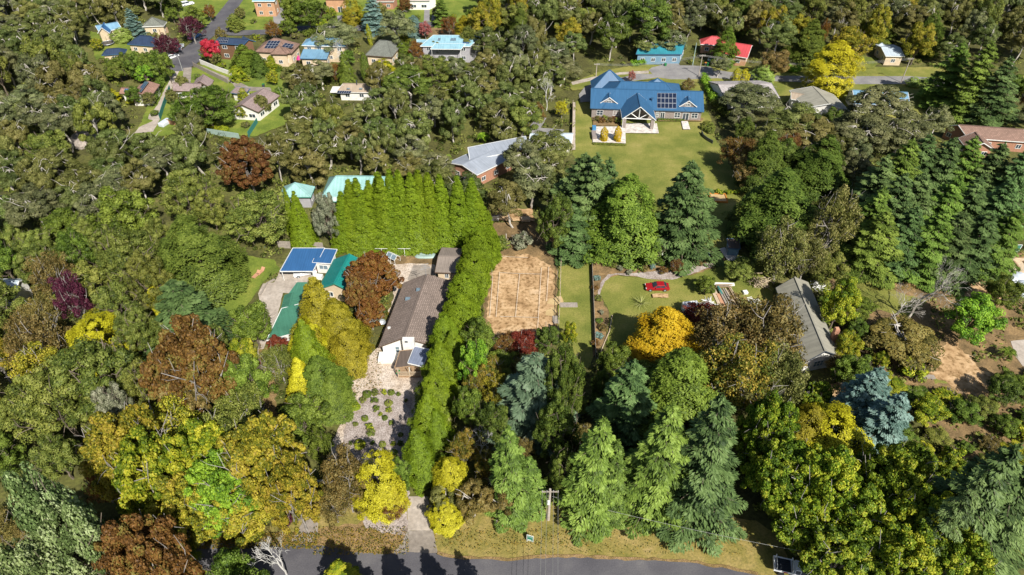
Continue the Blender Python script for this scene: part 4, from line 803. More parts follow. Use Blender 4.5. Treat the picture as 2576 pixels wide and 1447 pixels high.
for i, (u, v) in enumerate(((1889,757),(1906,762))):
    p = P(u, v, 0); r = empty('wooden_pallet', (p.x, p.y, .05), 'grey slatted %s lying on grass by the red shrub' % ('ladder like pallet', 'white pallet')[i], 'pallet', None, R(105))
    for s in (-.5, .5): m = MB(); m.box((0, s, .06), (1.9, .1, .1)); m.build('rail', MAT['timber_grey'], r)
    for k in range(5): m = MB(); m.box((-.8+.4*k, 0, .14), (.14, 1.2, .04)); m.build('slat', MAT['trim_white'], r)
def heap(name, label, u, v, rad, n, mat, ht=.5, cat='heap'):
    p = P(u, v, 0); g = random.Random(int(u+v)); m = MB()
    for k in range(n):
        a = g.uniform(0, 6.28); x, y = g.gauss(0, rad*.45), g.gauss(0, rad*.45); l = g.uniform(.3, 1.4); z = g.uniform(.05, ht)
        m.tube([(x-math.cos(a)*l, y-math.sin(a)*l, z), (x+math.cos(a)*l, y+math.sin(a)*l, z+g.uniform(-.1,.3))], g.uniform(.03,.07), 4)
    o = m.build(name, MAT[mat]); o.location = (p.x, p.y, 0); return tag(o, label, cat, kind='stuff')
heap('branch_heap', 'heap of dead pale branches above the long grey roof', 1912, 716, 1.8, 60, 'timber_pale', 1.2)
heap('firewood_heap', 'white and grey scrap heap left of the timber frame', 1783, 765, 1.0, 50, 'trim_white', .5)
heap('scrap_heap', 'scrap metal heap behind the long grey roofed house', 2058, 722, 1.6, 40, 'trim_white', .8)
# felled log, loungers, cover, greenhouse
p = P(507, 752, 0); q = P(533, 790, 0); m = MB(); m.tube([(p.x, p.y, .55), ((p.x+q.x)/2, (p.y+q.y)/2, .6), (q.x, q.y, .5)], [.45,.55,.62], 12); tag(m.build('felled_log', MAT['bark_grey']), 'thick felled log lying at the edge of the shaded clearing', 'log')
p = P(2160, 662, 0); m = MB(); m.tube([(0,-.6,.45),(0,.6,.45)], .42, 12); o = m.build('cut_log', MAT['timber']); o.location = (p.x, p.y, 0); tag(o, 'short cut log on the grass below the cedar grove', 'log')
for i, (u, v) in enumerate(((644,697),(655,689))):
    p = P(u, v, 0); r = empty('sun_lounger', (p.x, p.y, .03), 'terracotta sun lounger on the left clearing, %s of two' % ('lower', 'upper')[i], 'lounger', None, R(68))
    m = MB(); m.box((0,0,.35),(1.5,.8,.08)); [m.box((-.7+.2*k, 0, .4),(.12,.8,.03)) for k in range(8)]; m.build('seat', MAT['terracotta'], r)
    m = MB(); m.add([(.75,-.4,.36),(.75,.4,.36),(1.3,.4,.8),(1.3,-.4,.8),(.72,-.4,.3),(.72,.4,.3),(1.28,.4,.74),(1.28,-.4,.74)], [(0,1,2,3),(7,6,5,4),(0,4,5,1),(1,5,6,2),(2,6,7,3),(3,7,4,0)]); m.build('backrest', MAT['terracotta'], r)
    for x, y in ((-.65,-.33),(-.65,.33),(.65,-.33),(.65,.33)): m = MB(); m.box((x,y,.16),(.07,.07,.32)); m.build('leg', MAT['timber'], r)
p = P(1070, 645, 0); m = MB(); n = 24; rings = [(1.0,.12),(.97,.3),(.7,.42),(.35,.4),(.18,.3)]
vs = []
for rr, z in rings:
    for k in range(n):
        t = 2*math.pi*k/n; e = 1 if abs(math.cos(t)) < .7 else .93; vs.append((2.35*rr*math.copysign(abs(math.cos(t))**.6, math.cos(t))*e, .95*rr*math.copysign(abs(math.sin(t))**.75, math.sin(t)), z))
fs = [(i*n+k, i*n+(k+1) % n, (i+1)*n+(k+1) % n, (i+1)*n+k) for i in range(len(rings)-1) for k in range(n)]+[tuple(range((len(rings)-1)*n, len(rings)*n))]
m.add(vs, fs); o = m.build('upturned_dinghy', MAT['pale_green'], smooth=True); o.location = (p.x, p.y, .02); tag(o, 'pale green upturned dinghy at the foot of the tall hedge', 'boat')
p = P(990, 657, 0); r = empty('greenhouse', (p.x, p.y, .03), 'small glass greenhouse frame with silver bars by the orange tree', 'greenhouse', None, R(-35)); m = MB()
for x in (-1.2, 0, 1.2):
    m.tube([(x,-.8,0),(x,-.8,1.2),(x,0,1.9),(x,.8,1.2),(x,.8,0)], .04, 5)
for y, z in ((-.8,1.2),(0,1.9),(.8,1.2),(-.8,0.05),(.8,.05)): m.tube([(-1.2,y,z),(1.2,y,z)], .04, 5)
m.build('frame', MAT['trim_white'], r); m = MB(); m.add([(-1.2,-.8,1.2),(1.2,-.8,1.2),(1.2,0,1.9),(-1.2,0,1.9),(-1.2,.8,1.2),(1.2,.8,1.2)], [(0,1,2,3),(3,2,5,4)]); m.build('roof_glass', MAT['glass_pale'], r)
for i, u in enumerate((1019, 962)):
    p = P(u, 646, 0); m = MB(); m.tube([(p.x, p.y, 0), (p.x, p.y, 2.1)], .05, 6); m.tube([(p.x-1.3, p.y, 2.1), (p.x+1.3, p.y, 2.1)], .04, 6); tag(m.build('clothesline_post', MAT['trim_white']), 'white T shaped clothesline post at the hedge, %s one' % ('right', 'left')[i], 'clothesline')
# trampolines, umbrella
def trampoline(label, u, v, rad=2.0):
    p = P(u, v, 0); r = empty('trampoline', (p.x, p.y, .02), label, 'trampoline')
    m = MB(); m.tube([(0,0,.78),(0,0,.82)], rad*.9, 24); m.build('mat', MAT['paint_dark'], r); m = MB(); m.tube([(math.cos(k*.2618)*rad, math.sin(k*.2618)*rad, .82) for k in range(25)], .08, 6); m.build('rim', MAT['paint_silver'], r)
    for k in range(6):
        m = MB(); a = k*math.pi/3; m.tube([(math.cos(a)*rad, math.sin(a)*rad, 0), (math.cos(a)*rad, math.sin(a)*rad, 2.3)], .035, 5); m.build('leg', MAT['trim_dark'], r)
trampoline('black trampoline on the lawn beside the light green rounded tree', 273, 114)
p = P(754, 160, 0); r = empty('sun_umbrella', (p.x, p.y, 0), 'closed pink umbrella at the deck of the blue roofed house', 'umbrella'); m = MB(); m.tube([(0,0,0),(0,0,2.6)], .04, 6); m.build('pole', MAT['steel'], r)
m = MB(); m.tube([(0,0,1.2),(0,0,1.4),(0,0,2.7)], [.35,.8,.05], 8); m.build('canopy', MAT['magenta'], r)
# terrace things
boxthing('outdoor_kitchen', 'stone barbecue counter with blue front at the left end of the terrace', 'barbecue', 1494, 345, (1.2, 3.6, 1.0), 'wall_stone', 0)
boxthing('barbecue_cover', 'blue covered barbecue next to the stone counter on the terrace', 'barbecue', 1494, 328, (1.0, 1.2, 1.2), 'blue_plastic', 0)
p = P(1547, 353, 0); m = MB(); m.tube([(p.x,p.y,0),(p.x,p.y,.5),(p.x,p.y,1.1),(p.x,p.y,1.3)], [.2,.5,.55,.1], 10); tag(m.build('kettle_barbecue', MAT['bin_green']), 'round dark barbecue between the two yellow terrace trees', 'barbecue')
boxthing('outdoor_chair', 'dark outdoor chair next to the right yellow terrace tree', 'chair', 1546, 345, (.7, .7, .8), 'paint_dark', 15) if False else None
# raised beds, nets, bench, hose
p = P(2528, 688, 0); r = empty('raised_bed', (p.x+1.6, p.y+1.2, .02), 'long pale timber raised vegetable bed with dark compartments at the right edge', 'raised bed', None, R(-2))
for c, s in (((0,-1.5,.5),(10,.12,1.0)),((0,1.5,.9),(10,.12,1.8)),((-5,0,.7),(.12,3,1.4)),((5,0,.7),(.12,3,1.4))): m = MB(); m.box(c, s); m.build('side_board', MAT['timber_pale'], r)
for x in (-3,-1,1,3): m = MB(); m.box((x,.2,1.1),(.3,2.4,.3)); m.build('divider', MAT['timber'], r)
m = MB(); m.box((0,0,.75),(9.8,2.8,.5)); m.build('soil_fill', MAT['timber_pale'], r)
for i, (u, v, s) in enumerate(((2545,708,1.3),(2560,703,1.7),(2574,722,1.5),(2566,745,1.0))):
    p = P(u, v, 0); m = MB(); n = 14; vs = []; rr = [(1,0),(.92,.5),(.7,.8),(.35,.97),(.02,1.02)]
    for a, z in rr:
        for k in range(n): t = 2*math.pi*k/n; vs.append((s*a*math.cos(t)*(1+.1*math.sin(3*t)), s*a*math.sin(t), s*z*.8))
    m.add(vs, [(j*n+k, j*n+(k+1) % n, (j+1)*n+(k+1) % n, (j+1)*n+k) for j in range(4) for k in range(n)]); o = m.build('plant_net', MAT['tarp'], smooth=True); o.location = (p.x, p.y, .02)
    tag(o, 'white netting dome over vegetables at the right edge, %s from the left' % ('first', 'second', 'fourth and highest', 'third and smallest')[i], 'net')
p = P(2323, 955, 0); r = empty('picnic_table', (p.x, p.y, .02), 'grey plank bench table between blue cedar and clay bank', 'table', None, R(-4)); m = MB(); [m.box((0, -.35+.24*k, .75), (3.2, .2, .06)) for k in range(4)]; m.build('tabletop', MAT['timber_grey'], r)
for x in (-1.2, 1.2): m = MB(); m.box((x,0,.36),(.12,.7,.72)); m.build('leg', MAT['timber_grey'], r)
hp = [P(u, v, .06) for u, v in ((2366,925),(2374,940),(2368,955),(2372,968),(2383,978),(2378,988),(2366,980))]; m = MB(); m.tube(hp, .07, 6); tag(m.build('garden_hose', MAT['blue_plastic']), 'blue hose curling on the clay bank', 'hose')
boxthing('white_panel', 'white printed panel leaning at the corner of the tall hedge', 'panel', 1241, 556, (2.6, .12, 1.3), 'trim_white', 8)
boxthing('crate', 'pale crate on bare soil behind the court, near the olive conifer', 'crate', 1322, 555, (2.0, 1.2, .7), 'timber_pale', 5)
boxthing('covered_boat', 'white and blue covered boat at the low brick wall', 'boat', 417, 314, (3.6, 1.8, 1.2), 'tarp', 70, .3)
boxthing('water_tank', 'silver covered stack beside the tiny shed behind the dark conifer', 'tank', 1922, 506, (2.2, 2.0, 1.4), 'tarp', 0, .3) if False else None
boxthing('pool_table', 'white outdoor table behind the blue carport beside the drive', 'table', 800, 700, (2.0, 1.0, .8), 'trim_white', -10)
# rocks
for i in range(14):
    p = P(random.uniform(192, 248), random.uniform(332, 372), 0); m = MB(); rr = random.uniform(1.0, 2.6); n = 9; vs = []
    for a, z in ((1,0),(1.02,.4),(.75,.8),(.3,.95)):
        for k in range(n): t = 2*math.pi*k/n; q = rr*a*random.uniform(.8,1.15); vs.append((q*math.cos(t), q*math.sin(t), rr*z*.8*random.uniform(.85,1.1)))
    m.add(vs, [(j*n+k, j*n+(k+1) % n, (j+1)*n+(k+1) % n, (j+1)*n+k) for j in range(3) for k in range(n)]+[tuple(range(3*n, 4*n))]); o = m.build('boulder', MAT['rock']); o.location = (p.x, p.y, 0); tag(o, 'pale weathered boulder of the rock outcrop on the left bushland slope', 'rock', 'boulders of the rock outcrop')
# ------------------------------------------------------------ foliage meshes
def unit(a): return a/np.maximum(np.linalg.norm(a, axis=-1, keepdims=True), 1e-6)
def rdir(n, g): return unit(g.normal(size=(n, 3)))
class Leaves:
    def __init__(s): s.V = []; s.T = []
    def add(s, Pn, T, N, L, W, tone):
        T = unit(T-N*np.sum(T*N, 1, keepdims=True)); B = np.cross(N, T); n = len(Pn)
        L = np.broadcast_to(L, (n,))[:, None]/2; W = np.broadcast_to(W, (n,))[:, None]/2
        s.V.append(np.stack([Pn-T*L, Pn+B*W-T*L*.1, Pn+T*L, Pn-B*W-T*L*.1], 1)); s.T.append(np.broadcast_to(tone, (n,)))
    def mesh(s, name):
        V = np.concatenate(s.V).astype(np.float32); T = np.clip(np.concatenate(s.T), 0, 1).astype(np.float32); n = len(V)
        me = bpy.data.meshes.new(name); me.vertices.add(4*n); me.vertices.foreach_set('co', V.reshape(-1))
        me.loops.add(4*n); me.loops.foreach_set('vertex_index', np.arange(4*n, dtype=np.int32))
        me.polygons.add(n); me.polygons.foreach_set('loop_start', np.arange(0, 4*n, 4, dtype=np.int32))
        try: me.polygons.foreach_set('loop_total', np.full(n, 4, dtype=np.int32))
        except Exception: pass
        at = me.attributes.new('tone', 'FLOAT', 'FACE'); at.data.foreach_set('value', T)
        me.update(calc_edges=True); me.materials.append(MAT['gum']); return me
def clump(lv, g, C, rc, n, L, W, flat=.8, tone=.5, up=.35, hang=0.0, jit=.6, tj=.22):
    d = rdir(n, g); d[:, 2] += up*g.random(n); d = unit(d)
    r = rc*(.6+.45*g.random(n)**.5); Pn = C+d*r[:, None]*np.array([1, 1, flat])
    N = unit(d+rdir(n, g)*jit+np.array([0, 0, .25])); T = rdir(n, g)
    if hang: T = unit(T+np.array([0, 0, -hang])*1.0)
    lv.add(Pn, T, N, L*(.7+.6*g.random(n)), W*(.7+.6*g.random(n)), tone+g.normal(size=n)*tj)
def limb(mb, a, b, r0, r1, g, bend=.12, n=4, sides=5):
    a, b = np.array(a, float), np.array(b, float); L = np.linalg.norm(b-a); off = g.normal(size=3)*L*bend
    pts = [a+(b-a)*t+off*math.sin(math.pi*t)+g.normal(size=3)*L*.02*(0 < t < 1) for t in np.linspace(0, 1, n+1)]
    mb.tube(pts, [r0+(r1-r0)*t for t in np.linspace(0, 1, n+1)], sides); return pts
def gum(seed, H=14, Rr=4.5, ncl=44, per=210, dead=4, top=.62):
    g = np.random.default_rng(seed); lv = Leaves(); mb = MB()
    lean = g.normal(size=2)*.6; f = np.array([lean[0], lean[1], H*g.uniform(.3, .42)])
    limb(mb, (0, 0, 0), f, .26, .19, g, .04); ends = []
    nl = g.integers(5, 8)
    for i in range(nl):
        az = 2*math.pi*(i+g.uniform(-.3, .3))/nl; rr = Rr*g.uniform(.25, .62); e = np.array([lean[0]+math.cos(az)*rr, lean[1]+math.sin(az)*rr, H*g.uniform(.6, .82)])
        limb(mb, f, e, .16, .08, g, .1)
        for k in range(4):
            a2 = az+g.uniform(-1.1, 1.1); r2 = min(rr+Rr*g.uniform(.1, .45), Rr*.95); e2 = np.array([lean[0]+math.cos(a2)*r2, lean[1]+math.sin(a2)*r2, 0])
            e2[2] = H*(1-.42*(r2/Rr)**1.6)*g.uniform(.86, 1.0); limb(mb, e, e2, .075, .03, g, .12, 3, 4); ends.append(e2)
    for k in range(dead):
        az = g.uniform(0, 6.28); rr = Rr*g.uniform(.7, 1.15); e = np.array([math.cos(az)*rr, math.sin(az)*rr, H*g.uniform(.6, 1.0)]); limb(mb, f+np.array([0, 0, H*.15]), e, .08, .02, g, .15, 5, 4)
    while len(ends) < ncl:
        a2 = g.uniform(0, 6.28); r2 = Rr*math.sqrt(g.random())*.95; ends.append(np.array([lean[0]+math.cos(a2)*r2, lean[1]+math.sin(a2)*r2, H*((1-.45*(r2/Rr)**1.6)*g.uniform(top, 1.0))]))
    for e in ends[:ncl]:
        t = g.uniform(.2, .8); clump(lv, g, e, g.uniform(.75, 1.35)*Rr/4.5, per, .42, .17, .62, t, .5, .5, .55, .16)
    return lv.mesh('gum_crown'), mb.mesh('gum_trunk'), H, Rr
def broad(seed, H=11, Rr=4.5, ncl=85, per=125, L=.42, W=.3, zc=.56, zs=.46, rcs=.24, low=0, lob=.16, sparse=0., hj=.6):
    g = np.random.default_rng(seed); lv = Leaves(); mb = MB(); f = np.array([0, 0, H*.22]); limb(mb, (0, 0, 0), f, .28, .22, g, .03)
    for i in range(14):
        d = rdir(1, g)[0]; d[2] = abs(d[2])+.2; d = d/np.linalg.norm(d); e = np.array([d[0]*Rr*1.0, d[1]*Rr*1.0, H*zc+d[2]*H*zs*1.0]); p = limb(mb, f, e, .14, .03, g, .1, 5)
        for k in (2, 3, 4):
            e2 = np.array(p[k])+rdir(1, g)[0]*Rr*.45; e2[2] = max(e2[2], H*.25); limb(mb, p[k], e2, .05, .015, g, .1, 3, 4)
    ph = g.uniform(0, 6.28, 4)
    for i in range(ncl):
        d = rdir(1, g)[0]
        if d[2] < -.55+low: d[2] = -d[2]
        az = math.atan2(d[1], d[0]); wob = 1+lob*math.sin(3*az+ph[0]+2.2*d[2])+lob*.7*math.sin(5*az+ph[1]-3*d[2]); k = g.uniform(.62, 1.0)*wob
        c = np.array([d[0]*Rr*k*.86, d[1]*Rr*k*.86, H*zc+d[2]*H*zs*min(k, 1.08)*.9]); t = g.uniform(.15, .85)
        clump(lv, g, c, Rr*rcs*g.uniform(.65, 1.2), int(per*(1-sparse*g.random())), L, W, .8, t, .3, 0, hj, .2)
    return lv.mesh('crown'), mb.mesh('trunk'), H, Rr
def deodar(seed, H=17, Rr=5, nb=120, dens=22, droop=.22, L0=.75, top=.9):
    g = np.random.default_rng(seed); lv = Leaves(); mb = MB(); mb.tube([(0, 0, 0), (.05, 0, H*.5), (0, 0, H)], [.34, .2, .03], 7)
    for i in range(nb):
        t = (i+g.random()*.8)/nb; t = t**1.08; z = H*(.05+.95*t); Ln = Rr*((1-t)**.68)*g.uniform(.72, 1.15)+.3; az = i*2.39996+g.uniform(-.35, .35)
        d = np.array([math.cos(az), math.sin(az), 0]); lat = np.array([-d[1], d[0], 0]); m = int(18+Ln*dens); tb = g.uniform(.2, .75); rise = g.uniform(.02, .3)
        s = g.random(m)**.7; hw = .34*Ln*np.sin(np.pi*np.clip(s*.93+.07, 0, 1))**.8+.12; y = g.uniform(-1, 1, m)*hw
        z_ = z+rise*s*Ln-droop*Ln*s**2-.35*np.abs(y)*s+g.normal(size=m)*.07
        Pn = d*(s*Ln)[:, None]+lat*y[:, None]; Pn[:, 2] = z_
        T = d*.9+lat*(np.sign(y)*(.35+.5*np.abs(y)/(hw+.01)))[:, None]+np.array([0, 0, -.22]); N = unit(np.array([0, 0, 1.])+d*.25+rdir(m, g)*.32)
        lv.add(Pn, T, N, L0*(.6+.6*g.random(m)), .2*(.7+.6*g.random(m)), tb+.25*(s-.5)+g.normal(size=m)*.13)
        e = d*Ln*.8; mb.tube([(0, 0, z), tuple(e*.5+np.array([0, 0, z+rise*Ln*.5])), tuple(e+np.array([0, 0, z+(rise*.8-droop*.64)*Ln]))], [.06, .04, .015], 4)
    # leader tuft
    m = 60; s = g.random(m); Pn = np.stack([g.normal(size=m)*.12, g.normal(size=m)*.12, H-.6+s*1.1], 1); lv.add(Pn, rdir(m, g)*.4+np.array([0, 0, 1.]), rdir(m, g), .4, .14, .5)
    return lv.mesh('crown'), mb.mesh('trunk'), H, Rr
def env(kind, t):
    if kind == 'cone': return (1-t)**.72*(.72+.28*min(1, t*7))*1.0
    if kind == 'egg': return math.sin(math.pi*min(1, .12+.88*t)**.85)**.62 if t < 1 else 0
    if kind == 'pencil': return 1-.9*t if t < .5 else .55*(1-((t-.5)/.5))**.95+.012
    if kind == 'tower': return (.75+.25*min(1, t*4))*(1-max(0, (t-.55)/.45)**2.2)
    if kind == 'ball': return math.sqrt(max(0, 1-(2*min(.999, .08+.92*t)-1)**2))
def cyp(seed, kind='cone', H=12, Rr=3.5, nt=430, per=30, tuft=.62, L=.42, W=.2, shelf=.0, lump=.14, z0=.03, dark=.1, tj=.16):
    """dense conifer: tufts of sprays sitting on a lumpy envelope and pointing up and out"""
    g = np.random.default_rng(seed); lv = Leaves(); mb = MB(); mb.tube([(0, 0, 0), (0, 0, H*.9)], [.25, .03], 6); ph = g.uniform(0, 6.28, 6); k = 0
    while k < nt:
        t = g.random(); e = env(kind, t)
        if g.random() > e+.12: continue
        az = g.uniform(0, 6.283); wob = 1+lump*math.sin(3*az+ph[0]+7*t)+lump*.8*math.sin(5*az-9*t+ph[1])+lump*.6*math.sin(2*az+13*t+ph[2])
        inner = g.random() < .12; rr = Rr*e*wob*(g.uniform(.55, .8) if inner else g.uniform(1-.09*(1+lump*6), 1.07)); c = np.array([math.cos(az)*rr, math.sin(az)*rr, H*(z0+(1-z0)*t)])
        out = np.array([math.cos(az), math.sin(az), .35+.9*t]); out /= np.linalg.norm(out); n = per; tf = tuft*g.uniform(.7, 1.35)*(.55+.45*min(1, e*1.5))
        q = rdir(n, g)*(g.random(n)**.4)[:, None]*tf; qo = q@out; q = q-np.outer(qo, out)*.55
        if shelf: q[:, 2] *= (1-shelf)
        Pn = c+q; lift = np.maximum(0, 1-np.linalg.norm(q, axis=1)/tf)*tf*.35; Pn += out*lift[:, None]
        T = unit(q/tf*.8+np.array([0, 0, .5*(1-shelf)])+out*.55+rdir(n, g)*.25); N = unit(out*.9+np.array([0, 0, .55])+rdir(n, g)*.45)
        lv.add(Pn, T, N, L*(.65+.6*g.random(n)), W*(.7+.6*g.random(n)), g.uniform(.3, .7)+g.normal(size=n)*tj); k += 1
    return lv.mesh('crown'), mb.mesh('trunk'), H, Rr
def bare(seed, H=9, Rr=4, lv_=4):
    g = np.random.default_rng(seed); mb = MB()
    def rec(p, d, L, r, k):
        e = p+d*L; pts = limb(mb, p, e, r, r*.6, g, .07, 3, 5 if k > 2 else 3)
        if k == 0: return
        for j in range(3 if k > 1 else 4):
            d2 = unit((d+rdir(1, g)[0]*.72+np.array([0, 0, .12]))[None])[0]; rec(np.array(pts[-1-(j == 2)]), d2, L*g.uniform(.6, .8), max(r*.52, .012), k-1)
    rec(np.zeros(3), np.array([.05, 0, 1.]), H*.3, .2, lv_); me = mb.mesh('branches')
    co = np.array([v.co for v in me.vertices]); z = co[:, 2].max(); rr = np.abs(co[:, :2]).max(); return None, me, z, rr
def fronds(seed, n=26, Lf=2.2, H=2.5, kind='palm', per=26):
    g = np.random.default_rng(seed); lv = Leaves(); mb = MB()
    if H > .3: mb.tube([(0, 0, 0), (.1, 0, H)], [.2, .16], 7)
    else: mb.tube([(0, 0, 0), (0, 0, .3)], [.2, .1], 5)
    for i in range(n):
        az = i*2.4+g.uniform(-.2, .2); el = g.uniform(.15, 1.25); d = np.array([math.cos(az), math.sin(az), 0]); s = np.linspace(.06, 1, per); L_ = Lf*g.uniform(.75, 1.1)
        x = s*math.cos(el)*L_+.25*L_*s*s*math.sin(el); z = H+s*math.sin(el)*L_-(.75 if kind != 'flax' else .35)*L_*s**2.2
        lat = np.array([-d[1], d[0], 0]); t = g.uniform(.2, .8)
        if kind == 'flax':
            Pn = d*x[:, None]; Pn[:, 2] = z; T = np.gradient(Pn, axis=0); lv.add(Pn, T, unit(np.cross(T, lat)), L_/per*2.2, .13*(1.15-s), t)
        else:
            for sg in (-1, 1):
                w_ = .42*np.sin(np.pi*np.clip(s, .1, .97)); Pn = d*x[:, None]+lat*(sg*w_*.5)[:, None]; Pn[:, 2] = z-.1; T = lat*sg+d*.5+np.array([0, 0, -.3]); lv.add(Pn, np.broadcast_to(T, (per, 3)).copy(), unit(np.array([0, 0, 1.])+rdir(per, g)*.3), w_*1.3+.05, .12, t)
    return lv.mesh('fronds'), mb.mesh('stem'), H+Lf*.7, Lf
SP = {
 'gum': [gum(s, 14, 4.5, 60, 260, 3) for s in (1, 2, 3, 4, 5)],
 'scrubgum': [gum(s, 8, 3.8, 48, 240, 4, .45) for s in (11, 12, 13)],
 'broad': [broad(s, 11, 4.5, 120, 190, .3, .2, rcs=.2) for s in (21, 22, 23)],
 'maple': [broad(s, 13, 6, 300, 170, .3, .22, .54, .46, .115, lob=.12, hj=.75) for s in (31, 32, 33)],
 'airy': [broad(s, 11, 5, 170, 110, .27, .18, .56, .45, .16, sparse=.5, hj=.75) for s in (41, 42, 43)],
 'fine': [broad(s, 10, 4.5, 170, 190, .24, .13, .53, .47, .15, lob=.14, hj=.45) for s in (51, 52, 53)],
 'deodar': [deodar(s, nb=92, dens=46, L0=.6) for s in (61, 62, 63, 64)],
 'cone': [cyp(s, 'cone', 12, 3.5, 460, 60, .66, .3, .12, .2, .2) for s in (71, 72, 73)],
 'egg': [cyp(s, 'egg', 10, 3.6, 330, 84, .8, .27, .12, .45, .18) for s in (81, 82, 83)],
 'goldcone': [cyp(s, 'cone', 12, 4.2, 330, 92, 1.0, .32, .13, .4, .22) for s in (91, 92)],
 'pencil': [cyp(s, 'pencil', 15, 2.0, 800, 34, .42, .26, .12, 0, .06, .01) for s in (101, 102, 103)],
 'tower': [cyp(s, 'tower', 11, 2.4, 700, 36, .5, .28, .12, .1, .1, .01) for s in (111, 112)],
 'ball': [cyp(s, 'ball', 2, 1.0, 150, 20, .22, .18, .11, 0, .06, 0) for s in (121, 122)],
 'bush': [broad(s, 2.4, 1.4, 26, 70, .24, .16, .5, .5, .3) for s in (131, 132, 133)],
 'bare': [bare(s, 9, 4, 5) for s in (141, 142, 143)],
 'palm': [fronds(151, 26, 2.4, 2.6), fronds(152, 22, 2.2, 2.0)], 'fern': [fronds(153, 22, 1.6, .25)], 'flax': [fronds(161, 60, 1.9, .12, 'flax')],
}
WF = dict(deodar=1.22, cone=1.15, goldcone=1.08, egg=1.0, pencil=1.0)
TREEPOS = []
CNT = {}
def plant(sp, x, y, H, rad, pal, label, cat='tree', name=None, group=None, bark=None, rz=None, sy=1.0, crown='crown', z=0):
    vs = SP[sp]; k = CNT.get(sp, 0); CNT[sp] = k+1; cm, tm, H0, R0 = vs[k % len(vs)]
    name = name or {'gum': 'gum_tree', 'scrubgum': 'scrub_tree', 'deodar': 'cedar_tree', 'cone': 'conifer', 'egg': 'conifer', 'goldcone': 'golden_conifer', 'pencil': 'hedge_conifer', 'tower': 'conifer', 'ball': 'clipped_bush', 'bush': 'bush', 'bare': 'bare_tree', 'palm': 'palm_tree', 'fern': 'fern', 'flax': 'flax_plant', 'maple': 'maple_tree'}.get(sp, 'tree')
    root = empty(name, (x, y, z), label, cat, group, rng.uniform(0, 6.28) if rz is None else rz)
    root.rotation_euler[0] = rng.normal()*.035; root.rotation_euler[1] = rng.normal()*.035
    root.scale = (rad/R0, rad/R0*sy, H/H0)
    t = bpy.data.objects.new('trunk' if sp not in ('palm', 'fern', 'flax', 'ball', 'bush') else 'stem', tm); COL.objects.link(t); t.parent = root
    if not tm.materials: tm.materials.append(MAT['bark_brown'])
    t.material_slots[0].link = 'OBJECT'; t.material_slots[0].material = MAT[bark or ('bark_pale' if sp in ('gum', 'scrubgum') else 'bark_grey' if sp in ('maple', 'airy') else 'bark_white' if sp == 'bare' else 'bark_brown')]
    if cm is not None:
        c = bpy.data.objects.new(crown, cm); COL.objects.link(c); c.parent = root
        c.material_slots[0].link = 'OBJECT'; c.material_slots[0].material = MAT[pal]
    TREEPOS.append((x, y, rad)); return root
def T(sp, u, v, hb, wpx, pal, label, cat='tree', **kw):
    """u,v: tip of the crown; hb: height in metres, or (above 60) the picture row of its foot; wpx: crown width"""
    if hb > 60: Y = P(CX, hb, 0).y; H = top_z(Y, v)
    else: H = hb; Y = P(CX, v, H).y
    if hb > 60:
        r0 = wpx/2*depth(Y, H*.4)/FPX; Y += r0*(.75 if sp not in ('pencil', 'tower') else .35); H = top_z(Y, v)
    d = depth(Y, H); x = (u-CX)/FPX*d; rad = wpx/2*depth(Y, H*.4)/FPX*WF.get(sp, 1)
    if u < -100 or u > 2700: pass
    return plant(sp, x, Y, H, rad, pal, label, cat, **kw)
# ------------------------------------------------------------ every tree one can point to
G1 = 'pointed conifers of the tall lime green hedge'
tips = [(870,452),(892,446),(934,441),(915,458),(957,433),(978,426),(1000,427),(1026,430),(1051,433),(1078,438),(1104,440),(1149,440),(1175,446),(1204,466),(851,480)]
nm = ['first', 'second', 'third', 'fourth', 'fifth', 'sixth', 'seventh', 'eighth', 'ninth', 'tenth', 'eleventh', 'twelfth', 'thirteenth', 'fourteenth', 'fifteenth']
for i, (u, v) in enumerate(sorted(tips)):
    T('pencil', u, v, 625, 88 if i not in (0,) else 80, 'hedge', 'lime green pointed conifer, %s from the left in the tall hedge row' % nm[i], 'conifer', group=G1)
for i, (u, v, b, w) in enumerate([(1190,560,640,60),(1216,585,665,66)]): T('tower', u, v, b, w+12, 'hedge', ['lime green column conifer at the right foot of the tall hedge', 'lime green conifer at the top corner where both hedges meet'][i], 'conifer')
G2 = 'conifers of the long boundary hedge'
bh = [(1206,585,690,70,''),(1188,635,745,74,''),(1170,688,800,76,''),(1158,745,850,74,''),(1116,790,925,88,''),(1136,835,950,76,''),(1106,862,985,92,''),(1096,930,1055,96,''),(1070,995,1135,92,''),(1096,1035,1150,70,''),(1050,1082,1235,88,'')]
for i, (u, v, b, w, p) in enumerate(bh):
    T('cone' if i > 3 else 'tower', u, v, b, w*1.0, 'hedge', 'lime green feathery conifer, %s from the far end of the boundary hedge' % nm[i], 'conifer', group=G2)
